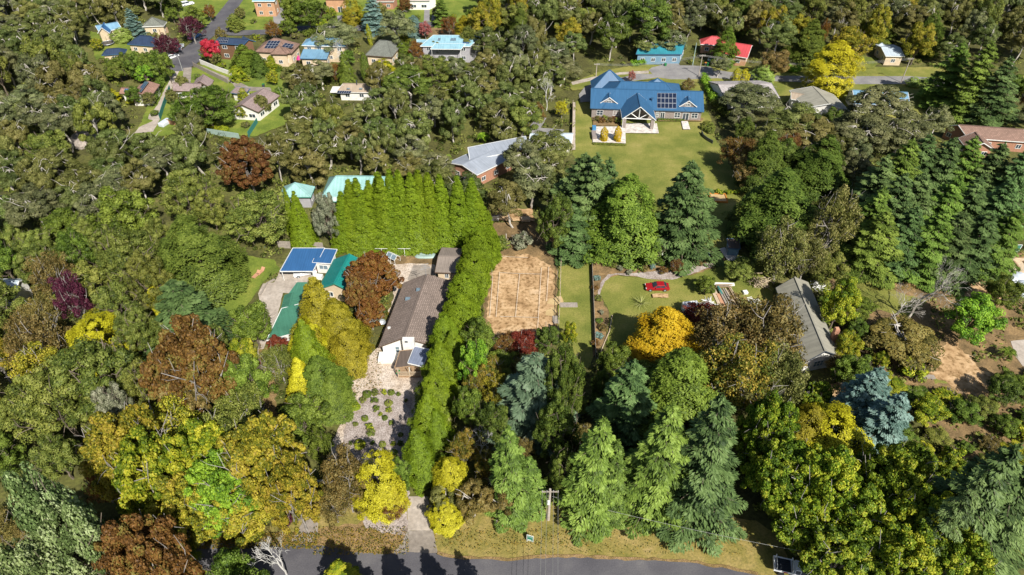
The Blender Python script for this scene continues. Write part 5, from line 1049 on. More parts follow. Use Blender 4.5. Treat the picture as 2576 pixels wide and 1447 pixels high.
L = [
 # ---- left of the carport and green roofs
 ('pencil',733,482,628,66,'hedge','lime pencil conifer beside the small aqua pavilion, taller of the pair','conifer'),
 ('pencil',714,474,590,36,'hedge','narrow lime pencil conifer at the left shoulder of its taller twin','conifer'),
 ('fine',808,486,640,72,'greyleaf','grey green open conifer between pencil conifer and tall hedge','tree'),
 ('fine',640,490,650,170,'olive','wide olive green rounded tree left of the pencil conifers','tree'),
 ('maple',603,350,520,140,'rust','large rusty red tree among gums left of the aqua roofs','tree'),
 ('fine',452,428,600,130,'olive','tall olive green tree with pale dead branch at its right','tree'),
 ('fine',510,470,600,90,'olive','olive green tree beside the dead white branches, right of the tall one','tree'),
 ('goldcone',462,548,770,190,'darkcyp','broad dark olive conifer with layered boughs above the garden clearing','conifer'),
 ('cone',420,600,760,110,'darkcyp','dark olive conifer leaning on the left side of the broad one','conifer'),
 ('fine',300,588,15,170,'olive','rounded mid green tree left of the broad layered conifer','tree'),
 ('fine',345,640,14,120,'olive','green tree between the purple tree and the layered conifer','tree'),
 ('broad',285,480,14,150,'green','deep green tree in the bushland above the rounded mid green one','tree'),
 ('airy',150,695,13,86,'purple','dark purple plum tree near the left edge','tree'),
 ('airy',95,640,13,110,'brown','brown leafed tree just above the dark purple plum','tree'),
 ('egg',228,802,945,150,'gold','bright golden yellow domed conifer on the left','conifer'),
 ('deodar',425,715,905,180,'deodar','blue green cedar right behind the orange brown tree','cedar'),
 ('fine',310,775,12,120,'olive','olive green round tree between golden dome and blue green cedar','tree'),
 ('egg',383,712,8,48,'gold','small bright yellow conifer tucked above the blue green cedar','conifer'),
 ('maple',430,818,1110,230,'rust','big orange brown tree with white limbs showing, left of centre','tree'),
 ('maple',430,900,1120,170,'brown','brown green tree joined to the lower side of the orange brown one','tree'),
 ('airy',50,795,14,150,'brown','brown and orange leafed tree at the left edge under the pale roof','tree'),
 ('airy',70,880,13,150,'yellowolive','yellow olive tree at the left edge below the brown one','tree'),
 ('fine',190,880,15,230,'olive','huge green tree mass below the golden dome conifer','tree'),
 ('fine',90,940,15,200,'olive','green leafy tree at the left edge under the yellow olive one','tree'),
 ('fine',250,980,14,110,'greyleaf','grey brown fine leafed tree beside the huge green one','tree'),
 ('broad',618,772,905,105,'green','dense rounded dark green tree beside the concrete driveway','tree'),
 ('broad',598,860,8,80,'yellowgreen','yellow green bush tree on the lower left of the dense rounded one','tree'),
 ('broad',600,905,12,120,'green','green tree below the dense rounded one by the driveway','tree'),
 ('airy',590,985,11,130,'olive','olive brown tree above the yellow street trees','tree'),
 ('airy',690,880,8,100,'olive','olive shrub tree below the sage green roofs','tree'),
 ('broad',692,852,4,52,'redleaf','dark red shrub right below the sage roofed wing','shrub'),
 ('broad',666,900,3.5,38,'redleaf','small dark red shrub beside the gravel path left of the yellow cone','shrub'),
 # ---- golden and green group in the middle left
 ('goldcone',775,702,905,120,'oldgold','tall old gold conifer next to the sage roof, left of its pair','conifer'),
 ('goldcone',838,752,920,120,'oldgold','old gold conifer with flat tufts facing the gravel yard','conifer'),
 ('egg',868,835,955,90,'oldgold','lower rounded gold conifer beside the gravel yard','conifer'),
 ('egg',755,800,950,84,'gold','gold conifer showing left of the dark green spire','conifer'),
 ('cone',754,812,1000,96,'hedge','green spire conifer leaning before the gold pair','conifer'),
 ('cone',795,890,1045,120,'green','dark green conifer at the right foot of the green spire','conifer'),
 ('cone',820,945,1062,90,'green','dark green rounded conifer beside the gravel drive','conifer'),
 ('goldcone',742,912,1045,84,'gold','bright yellow cone conifer standing before the dark green ones','conifer'),
 ('egg',785,975,1050,46,'gold','small bright yellow round conifer at the foot of the yellow cone','conifer'),
 ('broad',745,1018,1150,130,'green','dense green tree below the bright yellow cone','tree'),
 ('broad',795,1085,1200,60,'green','green shrub tree along the left side of the gravel drive','tree'),
 ('maple',928,650,800,150,'orange','bright orange tree against the teal green roof','tree'),
 ('maple',895,690,815,90,'rust','orange brown tree left half of the orange group','tree'),
 ('maple',925,755,850,80,'orange','lower orange brown tree near the long brown roof','tree'),
 # ---- bottom left street trees
 ('maple',262,1055,1330,230,'yellowolive','yellow olive plane tree, leftmost of the street trees','tree'),
 ('maple',345,1110,1390,220,'yellowgreen','yellow green plane tree second from left along the street','tree'),
 ('maple',470,1075,1300,190,'yellowgreen','bright yellow green tree behind the second street tree','tree'),
 ('maple',520,1165,1400,200,'bright','fresh green tree in the middle of the yellow street trees','tree'),
 ('maple',640,1060,1350,220,'yellowolive','golden plane tree rightmost and tallest of the street trees','tree'),
 ('maple',420,1215,1440,200,'yellowolive','golden leafed tree low in the street row, above the orange crown','tree'),
 ('maple',590,1205,1400,220,'yellowolive','golden leafed tree overhanging the shaded street','tree'),
 ('maple',700,1140,1385,150,'yellowolive','golden leafed tree next to the left driveway','tree'),
 ('airy',400,1030,1230,190,'yellowolive','thin olive gold tree between brown tree and street row','tree'),
 ('airy',560,1040,1230,160,'olive','olive leafed tree above the fresh green one','tree'),
 ('airy',233,1190,1300,90,'orange','small rust coloured tree at the left end of the street row','tree'),
 ('broad',50,1205,1560,150,'poplar','grey green poplar like tree in the bottom left corner','tree'),
 ('broad',130,1265,1580,150,'poplar','grey green tree beside the poplar like one in the corner','tree'),
 ('broad',30,1340,1640,190,'poplar','grey green crown cut by the bottom left corner','tree'),
 ('maple',318,1325,1620,220,'rust','rusty orange red crown rising from the bottom edge','tree'),
 ('egg',412,1400,8,110,'yellowgreen','yellow green crown at the bottom edge right of the orange one','tree'),
 ('broad',560,1412,10,140,'green','dark green crown in shade at the bottom edge by the road','tree'),
 ('bare',668,1345,1500,120,'gum','bare pale branched tree reaching over the road from the bottom edge','tree'),
 ('deodar',840,1420,8,110,'yellowgreen','yellow green spiky conifer tip at the bottom edge in the road shade','conifer'),
 # ---- around the front drive
 ('airy',850,1150,1330,130,'brown','olive brown open tree between left driveway and yellow conifer','tree'),
 ('airy',820,1215,1350,110,'brown','brown twiggy tree right of the left driveway','tree'),
 ('egg',935,1150,1320,108,'gold','bright yellow domed conifer before the gravel garden','conifer'),
 ('egg',970,1210,1310,74,'gold','bright yellow conifer lobe at the right of the yellow dome','conifer'),
 ('broad',1000,1160,1260,60,'green','dark green rounded shrub between yellow dome and tall hedge','shrub'),
 ('airy',985,1250,5,80,'rust','rust brown shrub below the yellow dome beside the driveway','shrub'),
 ('broad',710,1290,4,50,'purple','purple brown shrub at the left driveway edge','shrub'),
 ('egg',1136,1156,1275,80,'gold','pale yellow conifer just right of the boundary hedge end','conifer'),
 ('egg',1118,1265,1345,80,'gold','low yellow conifer beside the front driveway','conifer'),
 ('scrubgum',1185,1215,1335,100,'brown','brown green twiggy scrub at the front left corner of the block','shrub'),
 ('scrubgum',1245,1225,1345,90,'brown','brown twiggy scrub beside the front conifer','shrub'),
 ('scrubgum',1130,1225,6,80,'gumbrown','dull brown scrub behind the low yellow conifer','shrub'),
 # ---- inside the block
 ('broad',1205,812,925,90,'green','dark glossy green tree between clay court and hedge','tree'),
 ('broad',1190,868,12,80,'bright','yellow green tree in the block left of the orange shrubs','tree'),
 ('airy',1315,838,915,84,'redleaf','dark red maple right at the foot of the clay court','maple'),
 ('airy',1272,845,910,66,'rust','red brown maple left of the dark red one','maple'),
 ('airy',1230,895,1010,90,'autumnmix','amber green leafed open shrub tree below the red maples','tree'),
 ('airy',1195,930,1030,70,'autumnmix','amber shrub tree near the hedge side','tree'),
 ('airy',1255,950,8,80,'yellowolive','yellow brown open tree left of the big grey green cedar','tree'),
 ('broad',1180,985,10,80,'green','green tree left of the block centre near the hedge','tree'),
 ('broad',1235,1020,9,90,'darkcyp','dark green tree behind the white limbed one','tree'),
 ('airy',1160,1085,9,80,'autumnmix','amber leafed tree between hedge and white limbed tree','tree'),
 ('airy',1225,1150,7,70,'autumnmix','amber shrub right of the white limbed tree','shrub'),
 ('bare',1207,1068,1190,95,'gum','tree with bare white limbs standing out of the amber shrubs','tree'),
 ('deodar',1349,893,1130,205,'greycedar','large grey green rounded cedar in the middle of the block','cedar'),
 ('fine',1425,866,1120,110,'darkcyp','tall dark olive tree tightly right of the big grey green cedar','tree'),
 ('fine',1405,1000,1210,120,'darkcyp','dark olive tree below the tall dark olive one','tree'),
 ('deodar',1285,1072,1325,125,'deodargreen','green cedar in the front left of the block','cedar'),
 ('deodar',1340,1140,1300,90,'deodargreen','green cedar close left of the power pole','cedar'),
 ('fine',1420,1130,1290,90,'darkcyp','dull green tree behind the power pole','tree'),
 ('broad',1435,810,6,40,'yellowgreen','yellow green shrub on the grass strip right of dark olive tree','shrub'),
 ('fine',1395,488,660,92,'darkcyp','olive dark conifer at the far left corner of the cedars, beside the court','conifer'),
 ('bush',1262,600,3,50,'olive','green shrub behind the clay court, left end','shrub'),
 ('bush',1310,592,3,60,'greyleaf','grey green shrub behind the clay court, right end','shrub'),
 # ---- front right cedars
 ('deodar',1500,1045,1330,160,'deodargreen','front green cedar just right of the power pole','cedar'),
 ('deodar',1565,1120,1335,100,'deodargreen','green cedar between the pole cedar and the tall front one','cedar'),
 ('deodar',1697,1018,1335,180,'deodargreen','tall green cedar in the front row, middle of the three','cedar'),
 ('deodar',1838,1026,1375,200,'deodar','biggest front cedar, dark blue green, nearest the road','cedar'),
 ('deodar',1594,912,1140,160,'deodar','blue green cedar behind the front row, left','cedar'),
 ('goldcone',1745,892,1130,210,'green','broad bright green conifer between golden one and front cedars','conifer'),
 ('goldcone',1688,782,960,185,'amber','amber gold conifer at the edge of the car lawn','conifer'),
 ('egg',1600,880,950,60,'amber','low amber conifer lobe left foot of the amber gold one','conifer'),
 ('broad',1553,872,985,84,'green','green round tree left of the amber gold conifer','tree'),
 ('fine',1520,930,9,60,'darkcyp','dark tree at the shaded gap by the grass strip','tree'),
 ('bush',1585,1255,3,60,'greyleaf','grey twiggy bush between two front cedars','bush'),
 ('airy',1850,768,970,200,'brown','big brown olive plane tree below the timber stacks, left half','tree'),
 ('airy',1960,762,1000,210,'brown','big brown olive plane tree beside the long grey roof','tree'),
 ('airy',1890,860,1110,210,'autumnmix','amber and green twiggy tree under the big brown ones','tree'),
 ('airy',1975,880,1100,150,'khaki','olive tree left of the white gabled end','tree'),
 ('airy',1770,775,850,110,'redleaf','red leafed shrub tree beside the white trailer','tree'),
 ('maple',1955,1000,1240,150,'maple','deep green tree right of the broad bright green conifer','tree'),
 ('egg',2040,1022,1180,100,'oldgold','gold tufted conifer behind the bright yellow one','conifer'),
 ('egg',2120,1048,1220,170,'gold','big bright yellow conifer in the lower right','conifer'),
 ('deodar',2215,935,1130,150,'blue','blue cedar on the right, upper of two','cedar'),
 ('deodar',2260,985,1200,150,'blue','pale blue cedar right, lower of two','cedar'),
 ('deodar',2170,975,1130,110,'blue','blue cedar left flank near the clay bank','cedar'),
 ('maple',1990,1110,1340,190,'maple','green and yellow maple, leftmost of the bottom right grove','maple'),
 ('maple',2110,1150,1400,200,'yellowgreen','yellow green maple behind the parked ute','maple'),
 ('maple',2290,1125,1380,200,'maple','green and yellow maple below the blue cedars','maple'),
 ('maple',2200,1235,1450,220,'maple','wide green maple in the middle of the bottom right grove','maple'),
 ('maple',2050,1250,1430,200,'maple','green maple overhanging the verge above the ute','maple'),
 ('maple',2360,1240,1480,210,'yellowgreen','yellow green maple at the right of the bottom right grove','maple'),
 ('maple',2150,1350,1540,220,'maple','green maple cut by the bottom edge right of the ute','maple'),
 ('maple',2310,1340,1560,230,'yellowgreen','yellow green maple cut by the bottom edge','maple'),
 ('maple',2450,1350,1560,190,'maple','green maple at the bottom edge next to the corner cedar','maple'),
 ('deodar',2530,1105,1460,200,'deodar','dark cedar in the bottom right corner','cedar'),
 ('deodar',2600,1180,1480,220,'deodar','dark cedar cut by the right edge near the bottom','cedar'),
 ('deodar',2470,1200,1500,120,'deodar','dark cedar left of the corner one, in shade','cedar'),
 # ---- right middle
 ('airy',1995,560,745,150,'khaki','khaki leafed tree above the long grey roof','tree'),
 ('airy',2050,600,745,120,'khaki','olive khaki tree right of the one above the long grey roof','tree'),
 ('airy',2120,478,700,130,'khaki','tall pale olive tree with white twigs beside the cedar grove','tree'),
 ('cone',1995,425,650,190,'darkcyp','dark green broad conifer left of the pale olive tree','conifer'),
 ('cone',1920,470,620,120,'darkcyp','dark green conifer casting its shadow on the lawn','conifer'),
 ('cone',1948,328,500,110,'darkcyp','dark green conifer under the small red tinted trees','conifer'),
 ('cone',2090,345,14,130,'darkcyp','dark green tree above the pale olive one','conifer'),
 ('airy',1890,400,8,90,'brown','brown leafed small tree at the lawn edge','tree'),
 ('airy',1870,350,9,100,'rust','orange tinted small tree at the right edge of the big lawn','tree'),
 ('broad',2135,712,860,100,'yellowgreen','yellow green tree close right of the long grey roof','tree'),
 ('broad',2105,640,8,90,'olive','olive tree behind the ridge of the long grey roof','tree'),
 ('broad',2150,840,7,70,'yellowgreen','yellow shrub tree beside the brick chimney','tree'),
 ('broad',2165,905,8,110,'green','green shrub tree below the white gable','tree'),
 ('bare',2372,632,850,170,'gum','tall bare grey tree leaning over the bare earth yard','tree'),
 ('bare',2285,730,850,120,'gum','bare pale tree rising from the brown scrub','tree'),
 ('scrubgum',2290,822,930,170,'brown','wide brown green scrub tree in the bare earth yard','tree'),
 ('broad',2475,755,890,130,'bright','bright green tree beside the concrete pad on the right','tree'),
 ('broad',2545,700,8,90,'green','green shrub tree beside the netted vegetable beds','tree'),
 ('palm',2545,872,3.4,54,'green','low palm beside the concrete pad','palm'),
 ('palm',2548,250,7,50,'olive','tall drooping palm above the brown tiled roof','palm'),
 ('palm',2430,288,3.5,34,'green','round headed palm left of the tall drooping one','palm'),
 ('broad',2350,1010,5,90,'yellowgreen','yellow green shrub right of the blue cedars','shrub'),
 ('broad',2440,1020,4,80,'green','green shrub on the clay slope, lower right','shrub'),
 ('broad',2545,960,6,80,'darkcyp','dark shrub at the right edge below the concrete pad','shrub'),
 ('broad',1870,655,5,80,'olive','olive shrub below the small blue shed','shrub'),
 ('broad',1780,700,4,56,'green','green shrub left of the timber stacks','shrub'),
 ('flax',1615,748,1.9,54,'flax','spiky pale green flax clump alone on the lawn','plant'),
 # ---- far lawn cedars
 ('deodar',1464,385,600,150,'deodar','blue green cedar leftmost of the three tips before the big lawn','cedar'),
 ('deodar',1494,390,620,120,'deodar','blue green cedar middle of the three tips before the big lawn','cedar'),
 ('deodar',1530,398,600,110,'deodar','blue green cedar right of the three tips before the big lawn','cedar'),
 ('deodar',1450,520,665,110,'deodar','blue green cedar at the corner behind the clay court','cedar'),
 ('cone',1592,432,668,175,'green','dense dark green conifer between two blue green cedars','conifer'),
 ('deodar',1757,407,665,165,'deodar','solitary cedar on the lawn below the sandpit','cedar'),
 ('bush',1662,600,5,50,'whiteflower','white flowering shrub between two conifers','shrub'),
 ('airy',1705,655,3,40,'rust','rusty red shrub in the gravel bed','shrub'),
 ('bush',1890,410,2.5,36,'olive','small olive bush on the edge of the lawn','bush'),
 # ---- upper right
 ('egg',2115,104,250,112,'gold','large golden layered conifer by the right hand road','conifer'),
 ('cone',1835,68,172,64,'green','dark green conical tree before the red roof','conifer'),
 ('cone',2052,48,165,90,'darkcyp','dark green conifer behind the golden layered one','conifer'),
 ('gum',1545,22,165,84,'darkcyp','dark pine left of the teal painted house','tree'),
 ('gum',1640,-20,155,120,'darkcyp','very tall dark pine behind the teal painted house','tree'),
 ('cone',2362,30,150,70,'darkcyp','tall leaning dark cypress with sunlit edge, top right','conifer'),
 ('cone',2235,40,120,60,'darkcyp','dark cypress behind the grey blue flat roof','conifer'),
 ('deodar',2425,108,285,110,'deodargreen','yellow green layered cedar right of the road, left one','cedar'),
 ('deodar',2495,110,320,120,'deodargreen','yellow green layered cedar right of the road, right one','cedar'),
 ('deodar',2560,150,340,110,'deodar','dark cedar at the right edge above the brown tiled roof','cedar'),
 ('egg',1857,172,218,22,'gold','small yellow conifer beside the hedge strip, left of two','conifer'),
 ('egg',1879,172,218,24,'gold','small yellow conifer beside the hedge strip, right of two','conifer'),
 ('egg',1929,161,216,48,'pale','pale green rounded tree above the lilac grey roof','tree'),
 ('egg',2303,194,3,28,'pale','pale round clipped shrub left of three by the road','shrub'),
 ('egg',2322,196,3,24,'pale','pale round clipped shrub middle of three by the road','shrub'),
 ('egg',2344,193,3,28,'pale','pale round clipped shrub right of three by the road','shrub'),
 ('airy',1591,178,4,22,'pink','small red pink tree on the strip beside the cul de sac','tree'),
 ('airy',1735,200,4,40,'brown','bronze shrub on the front lawn of the blue roofed house','shrub'),
 ('gum',1815,140,205,46,'gumgrey','slim gum tree at the head of the brown path','tree'),
 ('gum',2235,215,14,150,'gumgrey','spreading grey gum over the slate blue roof','tree'),
 ('gum',2180,275,13,130,'gumgrey','grey gum below the spreading one','tree'),
 ('gum',2290,280,12,130,'gumgrey','grey gum above the big cedar grove','tree'),
 ('gum',1900,215,320,140,'gumgrey','grey green gum tree before the pale lilac grey roof','tree'),
 ('gum',1985,258,12,130,'gum','olive gum tree below the beige gable roof, left','tree'),
 ('gum',2060,290,11,130,'gumbrown','brownish gum tree below the beige gable roof, right','tree'),
 ('fine',2105,270,8,60,'darkcyp','dark shrub tree right of the beige gable roof','tree'),
 ('broad',1960,130,9,80,'brown','bronze tree across the road from the pale round tree','tree'),
 ('broad',2150,75,11,110,'yellowolive','olive gold tree behind the large golden conifer','tree'),
 ('airy',2078,45,11,30,'orange','orange tree behind the dark green conifer, upper right','tree'),
 ('airy',2475,170,10,60,'darkcyp','dark tree between the layered cedars','tree'),
 ('gum',1310,345,12,90,'gumgrey','grey gum in front of the angled grey roof, left one','tree'),
 ('gum',1375,325,12,110,'gum','olive gum between the grey roof and the white walled annex','tree'),
 ('gum',1340,400,13,110,'gumgrey','grey gum nearest the three cedar tips','tree'),
 ('gum',1290,455,12,90,'gumbrown','brownish gum right of the tall lime hedge','tree'),
 ('gum',1400,430,11,80,'gum','olive gum tree left of the three cedar tips','tree'),
 ('gum',1622,78,158,60,'gum','gum tree before the teal painted house, left one','tree'),
 ('gum',1692,70,158,76,'gumgrey','gum tree before the teal painted house, right one','tree'),
 ('deodar',905,1468,12,120,'darkcyp','dark conifer below the bottom edge shading the road, left','conifer'),
 ('deodar',1020,1474,11,120,'darkcyp','dark conifer below the bottom edge shading the road, second','conifer'),
 ('deodar',1130,1470,12,110,'darkcyp','dark conifer below the bottom edge shading the road, third','conifer'),
 ('deodar',1230,1480,10,90,'darkcyp','dark conifer below the bottom edge shading the road, right','conifer'),
 ('broad',600,1470,12,150,'green','dark crown below the bottom edge shading the left street','tree'),
 # ---- upper left garden trees
 ('airy',472,42,9,66,'purple','big purple plum beside the upper left road','tree'),
 ('airy',405,86,8,60,'purple','purple plum above the green hedge trees','tree'),
 ('airy',430,96,6,48,'purple','small purple brown tree next to the plum by the parked cars','tree'),
 ('broad',516,98,168,52,'scarlet','scarlet red tree at the corner of the road','tree'),
 ('egg',298,70,112,42,'pale','light green rounded tree behind the trampoline','tree'),
 ('egg',268,222,5,40,'gold','bright yellow shrub left of the terracotta roof','shrub'),
 ('deodar',322,22,9,50,'blue','blue green cedar above the grey green hip roof','cedar'),
 ('broad',285,150,7,60,'olive','olive tree left of the hedge trees','tree'),
 ('broad',356,165,6,46,'bright','bright green tree under the hedge trees','tree'),
 ('fine',505,225,11,150,'green','wide green tree before the white double gabled house','tree'),
 ('fine',455,250,8,90,'green','green tree left lobe beside the fence','tree'),
 ('egg',607,220,5,24,'yellowgreen','small rounded green cypress beside the flat garage','conifer'),
 ('cone',607,112,8,66,'green','dark green conifer below the two storey dark house','conifer'),
 ('cone',640,128,8,40,'darkcyp','dark narrow conifer before the brown tiled brick house','conifer'),
 ('cone',675,140,5,36,'yellowgreen','yellow green conifer under the brown tiled brick house','conifer'),
 ('egg',590,165,5,34,'yellowgreen','yellow shrub tree at the end of the white wall','shrub'),
 ('egg',955,149,230,66,'gold','golden domed conifer above the small cottage','conifer'),
 ('cone',864,130,10,40,'green','green conifer between blue and slate roofed houses','conifer'),
 ('tower',912,132,9,20,'green','slim green cypress left of the golden dome','conifer'),
 ('tower',926,60,7,12,'yellowgreen','thin yellow green pencil cypress at the street','conifer'),
 ('egg',1010,105,5,36,'green','rounded green conifer beside the slate hip roof','conifer'),
 ('airy',1048,105,6,48,'orange','orange leafed tree at the end of the ice blue house','tree'),
 ('cone',1040,38,96,48,'blue','blue green conifer on the side street','conifer'),
 ('gum',990,20,14,90,'gumgrey','grey gum tree behind the side street kerb','tree'),
 ('deodar',930,-12,12,62,'blue','tall blue spruce at the top edge','spruce'),
 ('deodar',1110,-10,10,46,'deodargreen','green cedar at the top edge right of the driveways','cedar'),
 ('egg',905,12,6,24,'yellowgreen','yellow green conifer beside the tall blue spruce','conifer'),
 ('broad',770,-6,12,90,'green','dark green tree clump at the top edge, left one','tree'),
 ('broad',730,-8,12,70,'green','dark green tree at the top edge beside orange brick house','tree'),
 ('airy',805,20,8,34,'purple','purple tree on the side street verge','tree'),
 ('egg',878,-10,10,44,'oldgold','olive gold conifer at the top edge above the driveway','conifer'),
 ('broad',1018,-2,5,36,'rust','rust coloured rounded bush at the top edge','shrub'),
 ('airy',1068,55,6,36,'pink','pink orange tree at the side street end','tree'),
 ('airy',1128,42,7,44,'orange','amber leafed tree right of the side street end','tree'),
 ('cone',1165,38,8,52,'oldgold','old gold conical tree above the ice blue house','conifer'),
 ('airy',680,52,7,44,'orange','orange yellow tree above the two solar roofs','tree'),
 ('broad',722,48,6,44,'green','round green tree beside the orange yellow one','tree'),
 ('gum',838,62,11,110,'gumgrey','grey leafed gum over the blue metal roof','tree'),
 ('airy',545,70,7,34,'brown','thin brown tree at the street corner','tree'),
 ('broad',1180,70,9,60,'olive','olive tree right of the ice blue house','tree'),
 ('fine',1085,142,10,110,'olive','olive green tree above the tiny gazebo','tree'),
 ('gum',1020,160,13,120,'darkcyp','dark green gum right of the golden dome','tree'),
 ('palm',1145,205,4,44,'bright','bright green tree fern in the gums, right of the gazebo','fern'),
 ('palm',1215,328,4,40,'bright','bright green tree fern near the grey roofed house','fern'),
 ('airy',1415,255,5,36,'gold','yellow leafed small tree at the fence of the big lawn','tree'),
 ('airy',1350,260,6,50,'rust','rust red small tree above the parked dark car','tree'),
 ('egg',585,35,6,36,'olive','olive shrub tree near the top road','shrub'),
 ('airy',520,12,6,34,'orange','orange tree near the top of the road','tree'),
 ('broad',480,20,8,60,'green','green tree at the top left road verge','tree'),
]
for row in L:
    kw = {}
    kw = dict(bark='bark_pale') if row[0] == 'bare' and row[1] > 2200 else {}
    lab = row[6]; T(row[0], row[1], row[2], row[3], row[4], row[5], lab, row[7], **kw)
def rowof(sp, pts, pal, lab, cat, group, name=None):
    n = len(pts)
    for i, p in enumerate(pts):
        o = lab % (nm[i] if n <= 15 else str(i+1)); T(sp, p[0], p[1], p[2], p[3], pal[i % len(pal)] if isinstance(pal, list) else pal, o, cat, group=group, name=name)
rowof('broad', [(282,142,8,46),(305,136,8,48),(332,132,9,50),(358,130,9,50),(385,130,9,50),(408,138,9,40)], 'green', 'dark green hedge tree, %s from the left above the terracotta roof', 'tree', 'hedge trees above the terracotta roof')
cg = [(2235,395,16,120),(2290,352,18,130),(2345,345,18,130),(2400,350,18,130),(2455,352,18,130),(2520,362,18,130),(2585,380,18,130),(2215,465,17,120),(2275,440,18,140),(2340,440,18,140),(2405,445,18,140),(2475,450,18,140),(2545,455,18,140),(2245,530,15,130),(2500,540,15,130)]
rowof('deodar', cg, ['deodar', 'deodargreen', 'deodar'], 'dark cedar of the big right hand grove, %s from left, back row first', 'cedar', 'cedars of the big grove')
rowof('deodar', [(2310,528,15,130),(2370,535,15,130),(2435,540,15,130),(2555,530,15,130)], ['deodar', 'deodargreen'], 'dark green cedar at the front edge of the big grove, %s from the left', 'cedar', 'front cedars of the big grove')
mix_ = ['green', 'olive', 'yellowgreen', 'darkcyp', 'brown', 'khaki', 'green', 'bright']
pts_ = [(498,200),(545,165),(560,172),(530,160),(600,195),(622,205),(640,160),(655,165),(690,155),(700,180),(715,200),(690,215),(705,235),(470,240),(480,260),(452,290),(440,262),(520,268),(548,262),(560,240),(595,250),(515,300),(500,320),(475,315),(460,340),(620,322),(612,300),(690,250),(665,290),(660,262),(392,292),(382,270),(360,262),(345,268),(300,252),(330,262),(284,208),(270,200),(318,190),(335,196),(260,160),(250,130),(310,106),(395,128),(418,120),(235,110),(320,80),(345,60),(440,60),(500,62),(515,40),(452,30),(655,12),(705,20),(745,60),(760,50),(835,50),(880,60),(960,50),(1000,50),(1050,50),(1100,48),(1140,50),(1190,62),(1205,80),(650,100),(705,95),(745,98),(820,95),(880,105),(900,120),(1020,120),(1030,130),(1100,150),(1170,150),(640,60),(608,50),(585,62)]
for i, (u, v) in enumerate(pts_):
    p = P(u, v, 0); r_ = [1.3, 2.0, 1.6, 2.4, 1.1][i % 5]; plant(['bush', 'fine', 'bush', 'broad', 'egg'][i % 5], p.x, p.y, r_*[1.3, 2.2, 1.2, 2.4, 1.8][i % 5], r_, mix_[(i*5+i//3) % 8], 'garden shrub among the houses and lawns of the upper left', 'shrub', 'garden_shrub', 'shrubs of the upper left gardens')
# hedge strips: clipped bushes in a line
def hedge(name, label, a, b, wd, ht, pal, n):
    A, B = P(*a, 0), P(*b, 0); g = np.random.default_rng(int(a[0])); lv = Leaves(); d = np.array((B-A)[:]); Lh = np.linalg.norm(d); d /= Lh; lat = np.array([-d[1], d[0], 0]); m = int(Lh*n)
    for i in range(m):
        c = np.array(A[:])+d*g.random()*Lh+lat*g.uniform(-.5, .5)*wd*.8; c[2] = ht*g.uniform(.35, .85); clump(lv, g, c, min(wd, ht)*.32, 60, .3, .2, .9, g.uniform(.2, .8), .3)
    me_ = lv.mesh(name); me_.materials.clear(); me_.materials.append(MAT[pal]); o = bpy.data.objects.new(name, me_); COL.objects.link(o); return tag(o, label, 'hedge')
hedge('hedge', 'long clipped hedge along the brown path right of the blue roofed house', (1766,200), (1800,268), 2.2, 2.4, 'bright', 6)
hedge('hedge', 'lower dark end of the hedge by the brown path', (1800,268), (1822,300), 3.5, 2.8, 'darkcyp', 6)
hedge('hedge', 'clipped hedge across the road right of the dark green cone', (1960,180), (2010,184), 2.4, 2.2, 'bright', 7)
hedge('hedge', 'thin green hedge between two lawns beside the white walled house', (530,318), (572,258), 1.6, 1.8, 'green', 7)
hedge('hedge', 'green hedge running down beside the concrete drive and terracotta house', (392,256), (412,205), 2.0, 2.6, 'green', 6)
hedge('hedge', 'dark hedge strip beside the small brown cottage', (800,225), (838,195), 2.4, 2.2, 'darkcyp', 6)
hedge('hedge', 'dense green hedge at the verge of the side street', (768,95), (800,88), 2.6, 2.6, 'green', 7)
hedge('hedge', 'low hedge at the far end of the big lawn beside the sandpit', (1800,488), (1858,488), 1.6, 1.0, 'yellowgreen', 6)
hedge('hedge', 'hedge in front of the gums left of the cul de sac', (1590,168), (1622,164), 2.4, 1.8, 'bright', 6)
# garden shrubs in the gravel garden
sh = [(925,990,20),(945,986,22),(968,985,18),(985,985,16),(1003,990,14),(913,1005,20),(895,1022,22),(944,1008,22),(948,1027,20),(978,1012,18),(980,1030,18),(1022,1005,12),(919,1050,16),(896,1065,16),(930,1075,24),(969,1048,14),(984,1062,16),(935,1090,26),(906,1118,26),(882,1112,12),(938,1112,14),(963,1115,16),(990,1115,16),(1008,1112,18),(992,1135,16),(1000,1150,16),(958,1040,14),(1008,1090,12)]
for i, (u, v, w_) in enumerate(sh):
    p = P(u, v+6, 0); r_ = w_/2*depth(p.y, .5)/FPX; plant('bush' if i % 3 else 'ball', p.x, p.y, r_*1.5, r_, ['green', 'olive', 'yellowgreen', 'darkcyp'][i % 4], 'small garden shrub planted in the pale gravel garden', 'shrub', 'garden_shrub', 'shrubs of the gravel garden')
sh = [(1384,1,1)]
bed = [(1545,672),(1560,680),(1600,672),(1620,682),(1640,676),(1668,688),(1690,680),(1712,690),(1730,676),(1755,668),(1500,705),(1495,730),(1505,755),(1512,790),(1508,812),(1517,830),(1505,850),(1498,870),(1530,668),(1583,690),(1660,668),(1745,655),(1775,648)]
for i, (u, v) in enumerate(bed):
    p = P(u, v, 0); r_ = rng.uniform(.6, 1.1); plant('bush', p.x, p.y, r_*1.3, r_, ['olive', 'greyleaf', 'green', 'brown', 'blue', 'rust'][i % 6], 'small shrub in the curved garden bed around the car lawn', 'shrub', 'garden_shrub', 'shrubs of the curved bed')
